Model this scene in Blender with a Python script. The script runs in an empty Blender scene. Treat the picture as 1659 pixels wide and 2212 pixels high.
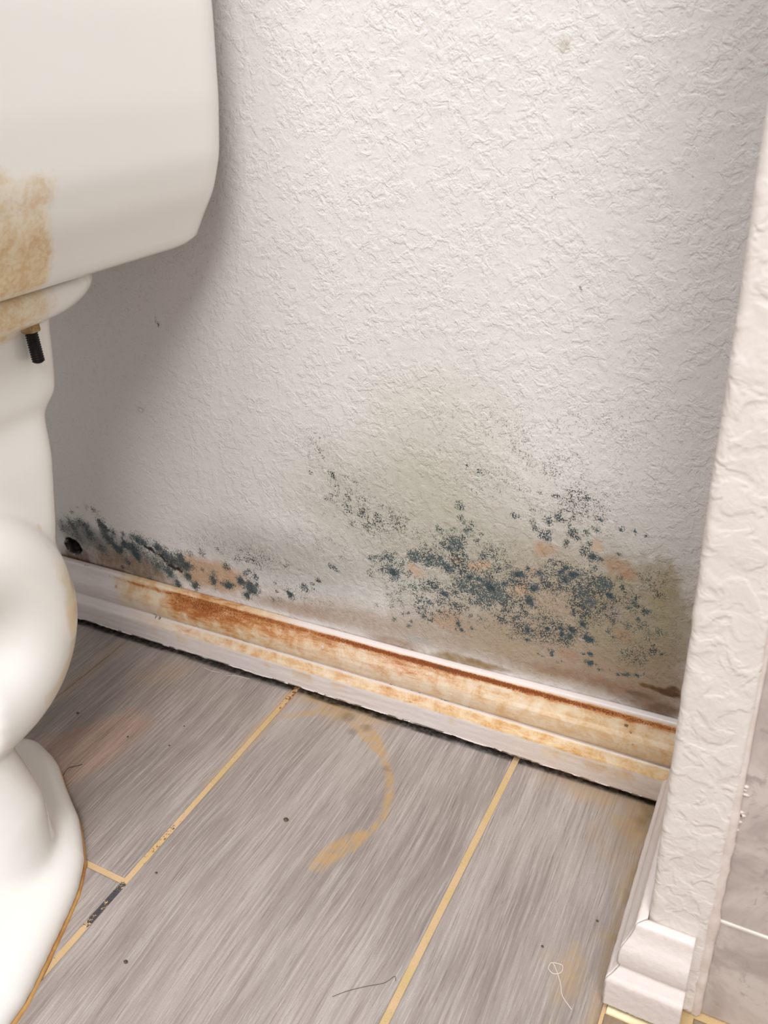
import bpy, bmesh, math
import numpy as np
from mathutils import Vector, Matrix

# ------------------------------------------------------------------ camera, world, lights, exposure
SC = bpy.context.scene
COL = SC.collection
CAM = dict(f=1799.864,loc=(0.74432,-0.53817,0.54306),R=[(0.8869,0.4585,-0.0563),(-0.1733,0.4433,0.8794),(-0.4282,0.7702,-0.4727)])
cam_data = bpy.data.cameras.new('camera')
cam_data.sensor_fit = 'HORIZONTAL'
cam_data.sensor_width = 36.0
cam_data.lens = 36.0 * CAM['f'] / 1659.0
cam_data.clip_start = 0.01
cam = bpy.data.objects.new('camera', cam_data)
COL.objects.link(cam)
r_, u_, f_ = [Vector(v).normalized() for v in CAM['R']]
m = Matrix((r_, u_, -f_)).transposed().to_4x4()
m.translation = Vector(CAM['loc'])
cam.matrix_world = m
cam_data.dof.use_dof = True
cam_data.dof.focus_distance = 0.70
cam_data.dof.aperture_fstop = 18.0
SC.camera = cam

world = bpy.data.worlds.new('world')
SC.world = world
world.use_nodes = True
world.node_tree.nodes['Background'].inputs[0].default_value = (0.985, 0.985, 0.985, 1)
world.node_tree.nodes['Background'].inputs[1].default_value = 0.49

def area_light(name, loc, target, size, power, color):
    d = bpy.data.lights.new(name, 'AREA')
    d.shape = 'DISK'; d.size = size; d.energy = power; d.color = color
    o = bpy.data.objects.new(name, d)
    o.location = loc
    o.rotation_euler = (Vector(target) - Vector(loc)).to_track_quat('-Z', 'Y').to_euler()
    COL.objects.link(o)
    return o
area_light('vanity_light', (1.40, -1.75, 2.10), (0.35, 0, 0.25), 0.95, 44, (1.0, 0.98, 0.965))
area_light('ceiling_light', (0.55, -0.75, 2.35), (0.45, -0.1, 0.0), 0.7, 25, (0.91, 0.955, 1.0))

SC.view_settings.view_transform = 'Standard'
SC.view_settings.look = 'None'
SC.view_settings.exposure = 0.0
SC.view_settings.gamma = 1.0
SC.view_settings.use_curve_mapping = False

# ------------------------------------------------------------------ helpers
def lin(c):
    c = np.asarray(c, float) / 255.0
    return np.where(c <= 0.04045, c / 12.92, ((c + 0.055) / 1.055) ** 2.4)
def col(r, g, b):
    return tuple(float(v) for v in lin((r, g, b))) + (1.0,)
def smooth(e0, e1, x):
    t = np.clip((x - e0) / (e1 - e0), 0, 1)
    return t * t * (3 - 2 * t)

def hash2(ix, iy, s):
    h = np.sin(ix * 127.1 + iy * 311.7 + s * 74.7) * 43758.5453
    return h - np.floor(h)
def vnoise(x, y, s=0):
    ix = np.floor(x); iy = np.floor(y); fx = x - ix; fy = y - iy
    fx = fx * fx * (3 - 2 * fx); fy = fy * fy * (3 - 2 * fy)
    a = hash2(ix, iy, s); b = hash2(ix + 1, iy, s); c = hash2(ix, iy + 1, s); d = hash2(ix + 1, iy + 1, s)
    return (a + (b - a) * fx) * (1 - fy) + (c + (d - c) * fx) * fy
def fbm(x, y, s=0, o=3):
    r = 0; a = 1; t = 0
    for k in range(o):
        r = r + a * vnoise(x * 2 ** k, y * 2 ** k, s + k * 7); t += a; a *= 0.5
    return r / t

def seg_dist(px, py, pts):
    d = np.full(px.shape, 9.0); tt = np.zeros(px.shape)
    n = len(pts) - 1
    for i in range(n):
        ax, ay = pts[i]; bx, by = pts[i + 1]
        vx, vy = bx - ax, by - ay
        t = np.clip(((px - ax) * vx + (py - ay) * vy) / (vx * vx + vy * vy), 0, 1)
        q = np.hypot(px - ax - t * vx, py - ay - t * vy)
        m_ = q < d
        d = np.where(m_, q, d); tt = np.where(m_, (i + t) / n, tt)
    return d, tt
def in_poly(px, py, pts):
    ins = np.zeros(px.shape, bool)
    n = len(pts)
    for i in range(n):
        x0, y0 = pts[i]; x1, y1 = pts[(i + 1) % n]
        c = ((y0 > py) != (y1 > py)) & (px < (x1 - x0) * (py - y0) / (y1 - y0 + 1e-12) + x0)
        ins ^= c
    return ins

def obj(name, me, mat=None, parent=None, **props):
    o = bpy.data.objects.new(name, me)
    COL.objects.link(o)
    if mat: me.materials.append(mat)
    if parent: o.parent = parent
    for k, v in props.items(): o[k] = v
    return o
def bm_mesh(bm, name, smooth_=True):
    me = bpy.data.meshes.new(name)
    bmesh.ops.recalc_face_normals(bm, faces=bm.faces)
    bm.to_mesh(me); bm.free()
    if smooth_: me.polygons.foreach_set('use_smooth', [True] * len(me.polygons))
    return me
def grid_mesh(name, P, closed_u=False, caps=False, smooth_=True):
    """P: (n, m, 3) array of points -> quad grid; closed_u closes the first index."""
    n, m_ = P.shape[:2]
    idx = np.arange(n * m_).reshape(n, m_)
    a = idx if closed_u else idx[:-1]
    b = np.roll(idx, -1, 0) if closed_u else idx[1:]
    F = np.stack([a[:, :-1], b[:, :-1], b[:, 1:], a[:, 1:]], -1).reshape(-1, 4)
    me = bpy.data.meshes.new(name)
    faces = F.tolist()
    if caps:
        faces.append(idx[:, 0].tolist()); faces.append(idx[::-1, -1].tolist())
    if caps:
        me.from_pydata(P.reshape(-1, 3).tolist(), [], faces)
    else:
        me.vertices.add(n * m_); me.vertices.foreach_set('co', P.reshape(-1).astype(np.float32))
        k = len(F)
        me.loops.add(k * 4); me.loops.foreach_set('vertex_index', F.reshape(-1).astype(np.int32))
        me.polygons.add(k); me.polygons.foreach_set('loop_start', np.arange(0, k * 4, 4, dtype=np.int32))
        me.update(calc_edges=True)
    me.validate()
    if caps:
        b_ = bmesh.new(); b_.from_mesh(me); bmesh.ops.recalc_face_normals(b_, faces=b_.faces); b_.to_mesh(me); b_.free()
    if smooth_: me.polygons.foreach_set('use_smooth', [len(p_.vertices) == 4 for p_ in me.polygons] if caps else [True] * len(me.polygons))
    return me
def coords(me):
    a = np.empty(len(me.vertices) * 3, np.float32); me.vertices.foreach_get('co', a)
    return a.reshape(-1, 3).astype(float)
def attr(me, name, v):
    if v.ndim == 1:
        a = me.attributes.new(name, 'FLOAT', 'POINT'); a.data.foreach_set('value', v.astype(np.float32))
    else:
        a = me.attributes.new(name, 'FLOAT_COLOR', 'POINT')
        c = np.concatenate([v, np.ones((len(v), 1))], 1)
        a.data.foreach_set('color', c.reshape(-1).astype(np.float32))

class NT:
    """small node-tree writer"""
    def __init__(s, name, rough=0.5, spec=0.5):
        s.mat = bpy.data.materials.new(name); s.mat.use_nodes = True
        s.t = s.mat.node_tree; s.N = s.t.nodes; s.L = s.t.links
        s.bsdf = s.N['Principled BSDF']
        s.bsdf.inputs['Roughness'].default_value = rough
        s.bsdf.inputs['Specular IOR Level'].default_value = spec
        s.co = s.N.new('ShaderNodeTexCoord').outputs['Object']
    def put(s, sock, v):
        if hasattr(v, 'links') or isinstance(v, bpy.types.NodeSocket): s.L.new(v, sock)
        elif v is not None: sock.default_value = v
    def mapping(s, scale=(1, 1, 1), rot=(0, 0, 0), loc=(0, 0, 0), src=None):
        n = s.N.new('ShaderNodeMapping'); s.L.new(src or s.co, n.inputs[0])
        n.inputs['Scale'].default_value = scale; n.inputs['Rotation'].default_value = rot; n.inputs['Location'].default_value = loc
        return n.outputs[0]
    def noise(s, scale, detail=2, rough=0.5, dist=0.0, vec=None, out=0):
        n = s.N.new('ShaderNodeTexNoise'); s.L.new(vec or s.co, n.inputs['Vector'])
        n.inputs['Scale'].default_value = scale; n.inputs['Detail'].default_value = detail
        n.inputs['Roughness'].default_value = rough; n.inputs['Distortion'].default_value = dist
        return n.outputs[out]
    def vor(s, scale, vec=None, feat='F1', out=0):
        n = s.N.new('ShaderNodeTexVoronoi'); s.L.new(vec or s.co, n.inputs['Vector'])
        n.feature = feat; n.inputs['Scale'].default_value = scale
        return n.outputs[out]
    def math(s, op, a, b=None, c=None, clamp=False):
        n = s.N.new('ShaderNodeMath'); n.operation = op; n.use_clamp = clamp
        s.put(n.inputs[0], a)
        if b is not None: s.put(n.inputs[1], b)
        if c is not None: s.put(n.inputs[2], c)
        return n.outputs[0]
    def map(s, v, a, b, c=0.0, d=1.0, sm=True):
        n = s.N.new('ShaderNodeMapRange'); n.interpolation_type = 'SMOOTHSTEP' if sm else 'LINEAR'
        s.put(n.inputs[0], v); s.put(n.inputs[1], a); s.put(n.inputs[2], b); s.put(n.inputs[3], c); s.put(n.inputs[4], d)
        return n.outputs[0]
    def mix(s, f, a, b, mode='MIX'):
        n = s.N.new('ShaderNodeMix'); n.data_type = 'RGBA'; n.blend_type = mode
        s.put(n.inputs['Factor'], f); s.put(n.inputs[6], a); s.put(n.inputs[7], b)
        return n.outputs[2]
    def attr(s, name, color=False):
        n = s.N.new('ShaderNodeAttribute'); n.attribute_name = name
        return n.outputs['Color' if color else 'Fac']
    def bump(s, h, strength, dist, normal=None):
        n = s.N.new('ShaderNodeBump'); s.put(n.inputs['Height'], h)
        n.inputs['Strength'].default_value = strength; n.inputs['Distance'].default_value = dist
        if normal: s.L.new(normal, n.inputs['Normal'])
        return n.outputs[0]
    def done(s, color=None, rough=None, normal=None):
        if color is not None: s.put(s.bsdf.inputs['Base Color'], color)
        if rough is not None: s.put(s.bsdf.inputs['Roughness'], rough)
        if normal is not None: s.put(s.bsdf.inputs['Normal'], normal)
        return s.mat

# ------------------------------------------------------------------ materials
def wall_relief(n, k=1.0, vec=None, rw=0.5):
    """knock-down plaster relief: small wrinkles everywhere, broken by smoother islands"""
    v = vec
    a = n.noise(210 * k, 2.5, 0.55, 1.0, v)
    ridge = n.math('SUBTRACT', 1.0, n.math('MULTIPLY', n.math('ABSOLUTE', n.math('SUBTRACT', a, 0.5)), 7.0), clamp=True)
    b = n.noise(125 * k, 2, 0.5, 0.6, v)
    plate = n.map(b, 0.42, 0.58)
    flat = n.map(n.noise(50 * k, 2, 0.5, 0.5, v), 0.36, 0.56, 0.30, 1.0)
    h = n.math('MULTIPLY', n.math('ADD', n.math('MULTIPLY', ridge, rw), n.math('MULTIPLY', plate, 1.0)), flat)
    return n.math('ADD', h, n.math('MULTIPLY', n.noise(480 * k, 2, 0.5, 0, v), 0.3))

def mat_wall():
    n = NT('painted_mouldy_plaster', 0.42, 0.45)
    tint = n.attr('tint', True)
    flecks = n.map(n.noise(900, 2, 0.6), 0.35, 0.7, 0.97, 1.02)
    base = n.mix(1.0, tint, n.mix(flecks, (0.9, 0.9, 0.9, 1), (1, 1, 1, 1)), 'MULTIPLY')
    rel = wall_relief(n)
    # speckle: fine colonies whose density follows the painted fields
    sp = n.noise(850, 3, 0.7, 0.3)
    big = n.noise(260, 3, 0.7, 0.4)
    fz = n.math('ADD', n.math('MULTIPLY', sp, 0.65), n.math('MULTIPLY', big, 0.35))
    dens = n.attr('fuzz')
    thr = n.map(dens, 0.0, 1.0, 0.572, 0.452, sm=False)
    fm = n.map(n.math('SUBTRACT', fz, thr), -0.012, 0.018)
    fm = n.math('MULTIPLY', fm, n.map(dens, 0.0, 0.35, 0.0, 0.95, sm=False))
    # soft colonies with ragged rims
    so = n.math('ADD', n.attr('solid'), n.math('MULTIPLY', n.math('SUBTRACT', fz, 0.5), 2.6))
    sm_ = n.map(so, 0.10, 0.72, 0.0, 0.9)
    c = n.mix(fm, base, n.mix(n.map(dens, 0.10, 0.75), col(100, 102, 84), col(42, 56, 62)))
    dark = n.mix(n.map(so, 0.35, 0.95), col(96, 106, 104), col(48, 62, 68))
    c = n.mix(sm_, c, dark)
    bl = n.attr('black')
    bm_ = n.map(n.math('ADD', bl, n.math('MULTIPLY', n.math('SUBTRACT', n.noise(170, 4, 0.7), 0.5), 2.2)), 0.25, 0.95)
    c = n.mix(bm_, c, n.mix(n.noise(300, 2), col(20, 15, 13), col(58, 48, 44)))
    s1 = n.math('MULTIPLY', n.attr('relief'), 1.0)
    nb = n.bump(n.math('MULTIPLY', rel, s1), 0.52, 0.0007)
    return n.done(c, n.map(sm_, 0, 1, 0.40, 0.8), nb)

def mat_plaster(k=0.8, strength=0.6, name='painted_plaster', c=(214, 206, 199)):
    n = NT(name, 0.45, 0.4)
    return n.done(col(*c), None, n.bump(wall_relief(n, k, None, 0.2), strength, 0.0011))

def mat_board():
    n = NT('stained_baseboard_paint', 0.38, 0.45)
    st = n.mapping((12, 60, 60))
    wisps = n.noise(5.0, 4, 0.65, 0.6, st)
    blot = n.noise(60, 3, 0.65, 0.5)
    grit = n.noise(700, 3, 0.7)
    mixn = n.math('ADD', n.math('MULTIPLY', wisps, 0.4), n.math('ADD', n.math('MULTIPLY', blot, 0.4), n.math('MULTIPLY', grit, 0.2)))
    tan = n.attr('tan'); rust = n.attr('rust'); dirt = n.attr('dirt')  # dirt also carries the painted floor gap shade
    tm = n.math('MULTIPLY', tan, n.map(mixn, 0.3, 0.6, 0.62, 1.1), clamp=True)
    c = n.mix(tm, col(228, 217, 213), n.mix(n.map(blot, 0.3, 0.7), col(230, 204, 158), col(210, 165, 102)))
    r1 = n.map(n.math('ADD', rust, n.math('MULTIPLY', n.math('SUBTRACT', mixn, 0.5), 1.7)), 0.22, 0.85)
    c = n.mix(n.math('MULTIPLY', r1, 0.9), c, n.mix(n.map(n.math('ADD', mixn, n.math('MULTIPLY', rust, 0.25)), 0.5, 0.82), col(222, 150, 72), col(160, 84, 26)))
    r2 = n.map(n.math('ADD', rust, n.math('MULTIPLY', n.math('SUBTRACT', grit, 0.5), 1.7)), 0.78, 1.05)
    c = n.mix(n.math('MULTIPLY', r2, 0.8), c, col(122, 58, 20))
    dm = n.map(n.math('ADD', dirt, n.math('MULTIPLY', n.math('SUBTRACT', n.noise(220, 3, 0.7), 0.5), 1.3)), 0.4, 0.65)  # dirt, and the painted gap shade at the foot of the board
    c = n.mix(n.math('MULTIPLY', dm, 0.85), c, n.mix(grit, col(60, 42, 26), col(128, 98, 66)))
    h = n.math('ADD', n.noise(500, 3, 0.6), n.math('MULTIPLY', n.math('MULTIPLY', r1, grit), 1.2))
    return n.done(c, n.map(tm, 0, 1, 0.32, 0.5), n.bump(h, 0.35, 0.0006))

def mat_tile_wood():
    n = NT('wood_look_porcelain_tile', 0.42, 0.5)
    oi = n.N.new('ShaderNodeObjectInfo').outputs['Random']
    off = n.N.new('ShaderNodeCombineXYZ'); n.L.new(n.math('MULTIPLY', oi, 5.0), off.inputs[0]); n.L.new(n.math('MULTIPLY', oi, 9.0), off.inputs[1])
    add = n.N.new('ShaderNodeVectorMath'); add.operation = 'ADD'; n.L.new(n.co, add.inputs[0]); n.L.new(off.outputs[0], add.inputs[1])
    v = add.outputs[0]
    # long grain along the plank, bent by a slow noise
    wv = n.noise(5, 2, 0.5, 0, n.mapping((1, 0.8, 1), src=v))
    bend = n.N.new('ShaderNodeCombineXYZ'); n.L.new(n.math('MULTIPLY', n.math('SUBTRACT', wv, 0.5), 0.022), bend.inputs[0])
    ad2 = n.N.new('ShaderNodeVectorMath'); ad2.operation = 'ADD'; n.L.new(v, ad2.inputs[0]); n.L.new(bend.outputs[0], ad2.inputs[1])
    w = ad2.outputs[0]
    g1 = n.noise(6, 3, 0.6, 0.15, n.mapping((10, 0.9, 1), src=w))
    g2 = n.noise(24, 3, 0.65, 0.0, n.mapping((18, 0.5, 1), src=w))
    g3 = n.noise(80, 3, 0.7, 0.0, n.mapping((12, 0.36, 1), src=w))
    broad = n.noise(7, 2, 0.5, 0.4, n.mapping((2.2, 0.8, 1), src=v))
    fg = n.noise(900, 2, 0.6)
    c = n.mix(n.map(broad, 0.3, 0.7), col(147, 136, 130), col(170, 159, 153))
    c = n.mix(n.map(g1, 0.48, 0.68, 0, 0.35), c, col(190, 180, 174))
    c = n.mix(n.map(g1, 0.48, 0.3, 0, 0.35), c, col(132, 120, 114))
    c = n.mix(n.map(g2, 0.50, 0.66, 0, 0.30), c, col(206, 197, 190))
    c = n.mix(n.map(g2, 0.47, 0.36, 0, 0.36), c, col(118, 106, 100))
    c = n.mix(n.map(g3, 0.56, 0.68, 0, 0.38), c, col(212, 204, 197))
    c = n.mix(n.map(g3, 0.42, 0.34, 0, 0.50), c, col(100, 88, 83))
    c = n.mix(n.map(fg, 0.3, 0.7, 0.0, 0.16), c, col(120, 108, 102))
    c = n.mix(n.math('MULTIPLY', n.attr('brown'), n.map(n.noise(160, 3, 0.7), 0.3, 0.6, 0.55, 1.0)), c, col(184, 148, 96))
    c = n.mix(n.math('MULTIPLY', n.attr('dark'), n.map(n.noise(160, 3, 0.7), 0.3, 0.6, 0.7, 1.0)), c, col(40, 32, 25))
    c = n.mix(n.attr('warm'), c, n.mix(1.0, c, (1.30, 1.06, 0.93, 1), 'MULTIPLY'))  # painted light patch: tile colour brightened and reddened
    h = n.math('ADD', g2, n.math('MULTIPLY', g3, 0.7))
    return n.done(c, n.map(g2, 0.3, 0.7, 0.52, 0.38), n.bump(h, 0.22, 0.0007))

def mat_grout():
    n = NT('tan_sanded_grout', 0.85, 0.25)
    f = n.noise(700, 3, 0.7)
    c = n.mix(n.map(n.noise(45, 2), 0.35, 0.65), col(200, 172, 124), col(206, 174, 136))
    c = n.mix(n.map(f, 0.55, 0.75, 0, 0.35), c, col(160, 130, 92))
    blk = n.map(n.math('ADD', n.attr('black'), n.math('MULTIPLY', n.math('SUBTRACT', n.noise(420, 4, 0.75), 0.5), 3.6)), 0.58, 0.72)
    c = n.mix(blk, c, n.mix(n.noise(800, 2), col(40, 38, 44), col(96, 92, 92)))
    rs = n.map(n.math('ADD', n.attr('rust'), n.math('MULTIPLY', n.math('SUBTRACT', n.noise(300, 3, 0.7), 0.5), 1.6)), 0.5, 0.75)
    c = n.mix(rs, c, col(142, 84, 36))
    return n.done(c, None, n.bump(n.math('ADD', f, n.math('MULTIPLY', blk, 0.4)), 0.6, 0.0006))

def mat_porcelain(name='stained_white_porcelain'):
    n = NT(name, 0.16, 0.5)
    blot = n.noise(70, 4, 0.65, 0.5); fine = n.noise(330, 3, 0.7)
    mx = n.math('ADD', n.math('MULTIPLY', blot, 0.6), n.math('MULTIPLY', fine, 0.4))
    tan = n.attr('tan')
    k = n.map(n.math('ADD', tan, n.math('MULTIPLY', n.math('SUBTRACT', mx, 0.5), 0.9)), 0.15, 1.0)
    c = n.mix(n.math('MULTIPLY', k, 0.85), col(245, 243, 238), n.mix(n.map(mx, 0.4, 0.62), col(242, 222, 178), col(222, 182, 116)))
    k2 = n.map(n.math('ADD', n.attr('yellow'), n.math('MULTIPLY', n.math('SUBTRACT', n.noise(35, 3, 0.6, 0.6), 0.5), 1.0)), 0.3, 0.85)
    c = n.mix(n.math('MULTIPLY', k2, 0.6), c, col(228, 208, 160))
    n.bsdf.inputs['Coat Weight'].default_value = 0.25
    return n.done(c, n.map(k, 0, 1, 0.18, 0.5), n.bump(n.noise(14, 2), 0.05, 0.002))

def mat_stone():
    n = NT('grey_mottled_wall_tile', 0.45, 0.4)
    c = n.mix(n.map(n.noise(22, 4, 0.65, 0.8), 0.35, 0.65), col(176, 162, 155), col(206, 193, 185))
    c = n.mix(n.map(n.noise(75, 4, 0.7, 0.6), 0.56, 0.72, 0, 0.6), c, col(148, 136, 130))
    return n.done(c, None, n.bump(n.noise(200, 3), 0.15, 0.0006))

def plain(name, c, rough=0.5, metal=0.0, var=None, scale=80, bump=0.0):
    n = NT(name, rough, 0.45)
    n.bsdf.inputs['Metallic'].default_value = metal
    cc = n.mix(n.map(n.noise(scale, 3, 0.65), 0.35, 0.65), col(*c), col(*(var or c)))
    return n.done(cc, None, n.bump(n.noise(scale * 3, 3), bump, 0.0008) if bump else None)

M_WALL = mat_wall(); M_BOARD = mat_board(); M_TILE = mat_tile_wood(); M_GROUT = mat_grout()
M_PORC = mat_porcelain(); M_STONE = mat_stone()
M_PLAST = mat_plaster(0.62, 0.42, 'thick_painted_plaster', (226, 217, 211))
M_CAULK = plain('aged_white_caulk', (226, 214, 206), 0.45, var=(214, 196, 188), scale=60, bump=0.4)
M_CREAM = plain('cream_grout_bar', (240, 226, 190), 0.6, var=(228, 208, 165), scale=70, bump=0.3)
M_WGROUT = plain('pale_tile_grout', (232, 226, 214), 0.6, var=(220, 212, 200), bump=0.2)
M_BLACKMET = plain('blackened_threaded_steel', (16, 15, 16), 0.45, 0.4, var=(30, 27, 26))
M_ZINC = plain('yellowed_zinc_nut', (190, 180, 145), 0.38, 0.7, var=(150, 120, 80))
M_RUSTCAULK = plain('rust_stained_caulk_bead', (214, 170, 108), 0.5, var=(188, 134, 76), scale=50, bump=0.2)
M_HAIRD = plain('dark_hair', (48, 38, 34), 0.5)
M_HAIRW = plain('pale_lint', (222, 210, 200), 0.6)
M_CRUMB = plain('dirt_crumb_brown', (70, 55, 42), 0.8, var=(104, 90, 72))

# ------------------------------------------------------------------ stain and painted light data in metres: x, z on the wall
SOLID = [(0.0398,0.1149,0.0059,0.5),(0.0549,0.1204,0.007,0.6),(0.0681,0.1248,0.0063,0.6),(0.0777,0.1228,0.0052,0.5),(0.0542,0.1074,0.0082,0.4),(0.0797,0.1117,0.0069,0.6),(0.0652,0.098,0.0094,0.35),(0.0927,0.0982,0.0069,0.6),(0.0987,0.1322,0.0034,0.8),(0.1015,0.1283,0.0045,0.8),(0.1056,0.1263,0.0034,0.9),(0.1151,0.1226,0.0045,0.6),(0.1017,0.1175,0.0051,0.65),(0.106,0.1139,0.0051,0.6),(0.1097,0.1107,0.0062,0.7),(0.1158,0.104,0.0045,0.8),(0.1205,0.1021,0.005,0.9),(0.1299,0.1247,0.0022,0.7),(0.1273,0.1196,0.0017,0.6),(0.1284,0.1119,0.0039,0.9),(0.1319,0.1104,0.0039,0.9),(0.1425,0.1234,0.0038,0.5),(0.1505,0.1224,0.0049,0.75),(0.1416,0.1103,0.005,0.9),(0.1417,0.1035,0.005,1),(0.1441,0.0977,0.0039,0.8),(0.1268,0.0914,0.0034,0.6),(0.1285,0.0877,0.0028,0.6),(0.1179,0.0805,0.0023,0.8),(0.1339,0.0785,0.0034,0.35),(0.1505,0.0795,0.0044,0.35),(0.1641,0.0829,0.0038,0.35),(0.1574,0.12,0.0054,0.7),(0.1758,0.1185,0.0043,0.9),(0.1831,0.1101,0.0064,0.8),(0.1944,0.106,0.0064,0.8),(0.2049,0.1123,0.0047,0.9),(0.1848,0.0907,0.0054,0.8),(0.206,0.1031,0.0053,0.8),(0.1562,0.0716,0.0039,0.85),(0.1649,0.0991,0.0087,0.4),(0.1936,0.0774,0.0043,0.9),(0.173,0.0936,0.0065,0.5),(0.1532,0.1033,0.0049,0.4),(0.2115,0.1039,0.0047,0.9),(0.2201,0.1048,0.0026,0.5),(0.2094,0.0911,0.0042,0.9),(0.2177,0.0818,0.004,1),(0.2454,0.1048,0.0036,0.45),(0.2435,0.095,0.0046,0.8),(0.2317,0.1037,0.0018,0.7),(0.263,0.0937,0.0041,1),(0.2548,0.0934,0.0023,0.7),(0.2432,0.0843,0.0031,0.35),(0.2788,0.1032,0.004,0.9),(0.2894,0.0999,0.0055,0.85),(0.292,0.0951,0.005,0.85),(0.284,0.087,0.0035,0.95),(0.3369,0.1018,0.0034,1),(0.3345,0.1038,0.0019,0.8),(0.3155,0.0903,0.0035,0.5),(0.3238,0.0919,0.0034,0.35),(0.365,0.1153,0.0019,0.5),(0.2692,0.0964,0.0015,0.6),(0.5204,0.2112,0.0036,0.6),(0.5063,0.2087,0.0018,0.8),(0.5014,0.1708,0.0042,0.8),(0.4507,0.1544,0.0044,0.95),(0.4476,0.1551,0.0035,0.7),(0.4831,0.1697,0.0034,0.6),(0.5221,0.1667,0.0037,0.9),(0.5302,0.1665,0.0037,0.8),(0.5403,0.1609,0.0062,0.9),(0.5523,0.1675,0.0033,0.9),(0.4986,0.1441,0.0039,0.8),(0.5094,0.1483,0.003,0.7),(0.4835,0.1321,0.003,0.8),(0.4742,0.1306,0.0022,0.7),(0.473,0.1229,0.0022,0.7),(0.4463,0.1182,0.0031,0.4),(0.4571,0.1231,0.0027,0.4),(0.478,0.1149,0.0024,0.8),(0.4846,0.1128,0.0022,0.8),(0.4634,0.1008,0.0023,0.85),(0.4654,0.1059,0.0018,0.8),(0.4492,0.1039,0.0023,0.6),(0.4315,0.1143,0.0023,0.5),(0.4631,0.1143,0.0022,0.6),(0.4575,0.1123,0.0018,0.6),(0.511,0.1168,0.0026,0.95),(0.5087,0.1107,0.0015,1),(0.5139,0.1113,0.0022,1),(0.5238,0.1151,0.0015,0.95),(0.5322,0.1276,0.0026,0.5),(0.5222,0.1291,0.0017,0.6),(0.4938,0.1242,0.0017,0.6),(0.4893,0.12,0.0018,0.5),(0.4703,0.144,0.0017,0.5),(0.4433,0.1372,0.0018,0.6),(0.4428,0.1292,0.0018,0.5),(0.5862,0.2177,0.0031,0.8),(0.6155,0.23,0.0019,0.8),(0.6232,0.2324,0.0017,0.9),(0.625,0.2421,0.0019,0.9),(0.6197,0.2348,0.0011,0.6),(0.6405,0.2364,0.0015,0.9),(0.65,0.2373,0.0015,0.9),(0.658,0.2351,0.0013,0.9),(0.6213,0.2092,0.0031,0.95),(0.6275,0.209,0.0015,0.8),(0.6401,0.2155,0.0015,0.9),(0.5649,0.1799,0.0044,0.8),(0.5622,0.1805,0.0032,0.6),(0.5716,0.1871,0.002,0.8),(0.5807,0.185,0.0036,0.7),(0.6014,0.1951,0.0028,0.8),(0.598,0.1896,0.0032,0.8),(0.6071,0.1893,0.0032,0.9),(0.6115,0.1937,0.0035,0.6),(0.6146,0.1899,0.0032,0.4),(0.5567,0.1844,0.0024,0.6),(0.6236,0.1999,0.0023,0.6),(0.5774,0.1698,0.0045,0.9),(0.5736,0.1577,0.0049,0.95),(0.5581,0.1725,0.0037,0.6),(0.6019,0.1834,0.0036,0.9),(0.6082,0.1895,0.0032,0.7),(0.6359,0.178,0.0036,0.9),(0.6249,0.1682,0.0036,0.6),(0.654,0.1772,0.0024,0.7),(0.6518,0.1712,0.0024,0.6),(0.6655,0.1711,0.0024,0.7),(0.6594,0.1626,0.0018,0.8),(0.6632,0.1585,0.002,0.6),(0.6515,0.1539,0.002,0.6),(0.6171,0.1463,0.0033,0.9),(0.6211,0.1344,0.0033,0.95),(0.6246,0.1323,0.0033,1),(0.6376,0.1446,0.002,0.8),(0.6415,0.1409,0.0016,0.8),(0.625,0.1191,0.0025,1),(0.6244,0.11,0.0027,1),(0.6263,0.1106,0.0021,1),(0.6329,0.1057,0.0017,0.7),(0.6362,0.1072,0.0011,0.7),(0.5996,0.1373,0.0029,0.9),(0.6014,0.1318,0.0025,0.9),(0.609,0.1382,0.0033,0.9),(0.6082,0.1311,0.0029,1),(0.5894,0.1343,0.0027,0.9),(0.585,0.1386,0.0017,0.7),(0.5724,0.1281,0.0034,0.9),(0.5636,0.1316,0.0017,0.9),(0.5642,0.1388,0.0023,0.7),(0.5722,0.1181,0.0021,0.9),(0.5769,0.1228,0.0021,0.7),(0.5783,0.1413,0.0029,0.45),(0.5937,0.1118,0.0017,0.9),(0.5939,0.109,0.0015,0.9),(0.5984,0.1028,0.0011,1),(0.6022,0.1049,0.0013,1),(0.6477,0.1058,0.0017,0.8),(0.6523,0.1073,0.0021,0.7),(0.6555,0.1083,0.0021,0.7),(0.6629,0.1098,0.0017,0.8),(0.5848,0.12,0.0011,0.8),(0.5825,0.106,0.0009,0.8),(0.5862,0.1047,0.0009,0.8),(0.559,0.1157,0.0011,0.8),(0.65,0.1277,0.0012,0.9),(0.6682,0.1261,0.001,0.8),(0.6704,0.1322,0.001,0.8),(0.6643,0.1226,0.0008,0.8),(0.6791,0.1353,0.0012,0.8),(0.6676,0.1128,0.001,0.8),(0.6416,0.1085,0.001,0.7),(0.6308,0.1097,0.0011,0.7),(0.6195,0.1178,0.001,0.8),(0.6146,0.0969,0.0009,0.8),(0.5939,0.0873,0.0009,0.6),(0.4285,0.3471,0.0031,0.12),(0.5838,0.547,0.0034,0.12),(0.5809,0.4627,0.001,0.7),(0.5798,0.4973,0.0008,0.6),(0.5776,0.4218,0.0009,0.7),(0.6013,0.4076,0.0009,0.5),(0.5788,0.4856,0.0007,0.5),(0.2331,0.3574,0.0015,1),(0.2324,0.3585,0.0011,1),(0.5777,0.485,0.0007,0.4),(0.06,0.1363,0.0029,0.4),(0.0838,0.1472,0.0023,0.4),(0.0716,0.1448,0.0023,0.3),(0.0473,0.1292,0.0029,0.3),(0.0937,0.1469,0.0034,0.4),(0.0994,0.1435,0.0028,0.3),(0.1057,0.1381,0.0022,0.3),(0.5735,0.2405,0.0008,0.7)]
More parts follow.
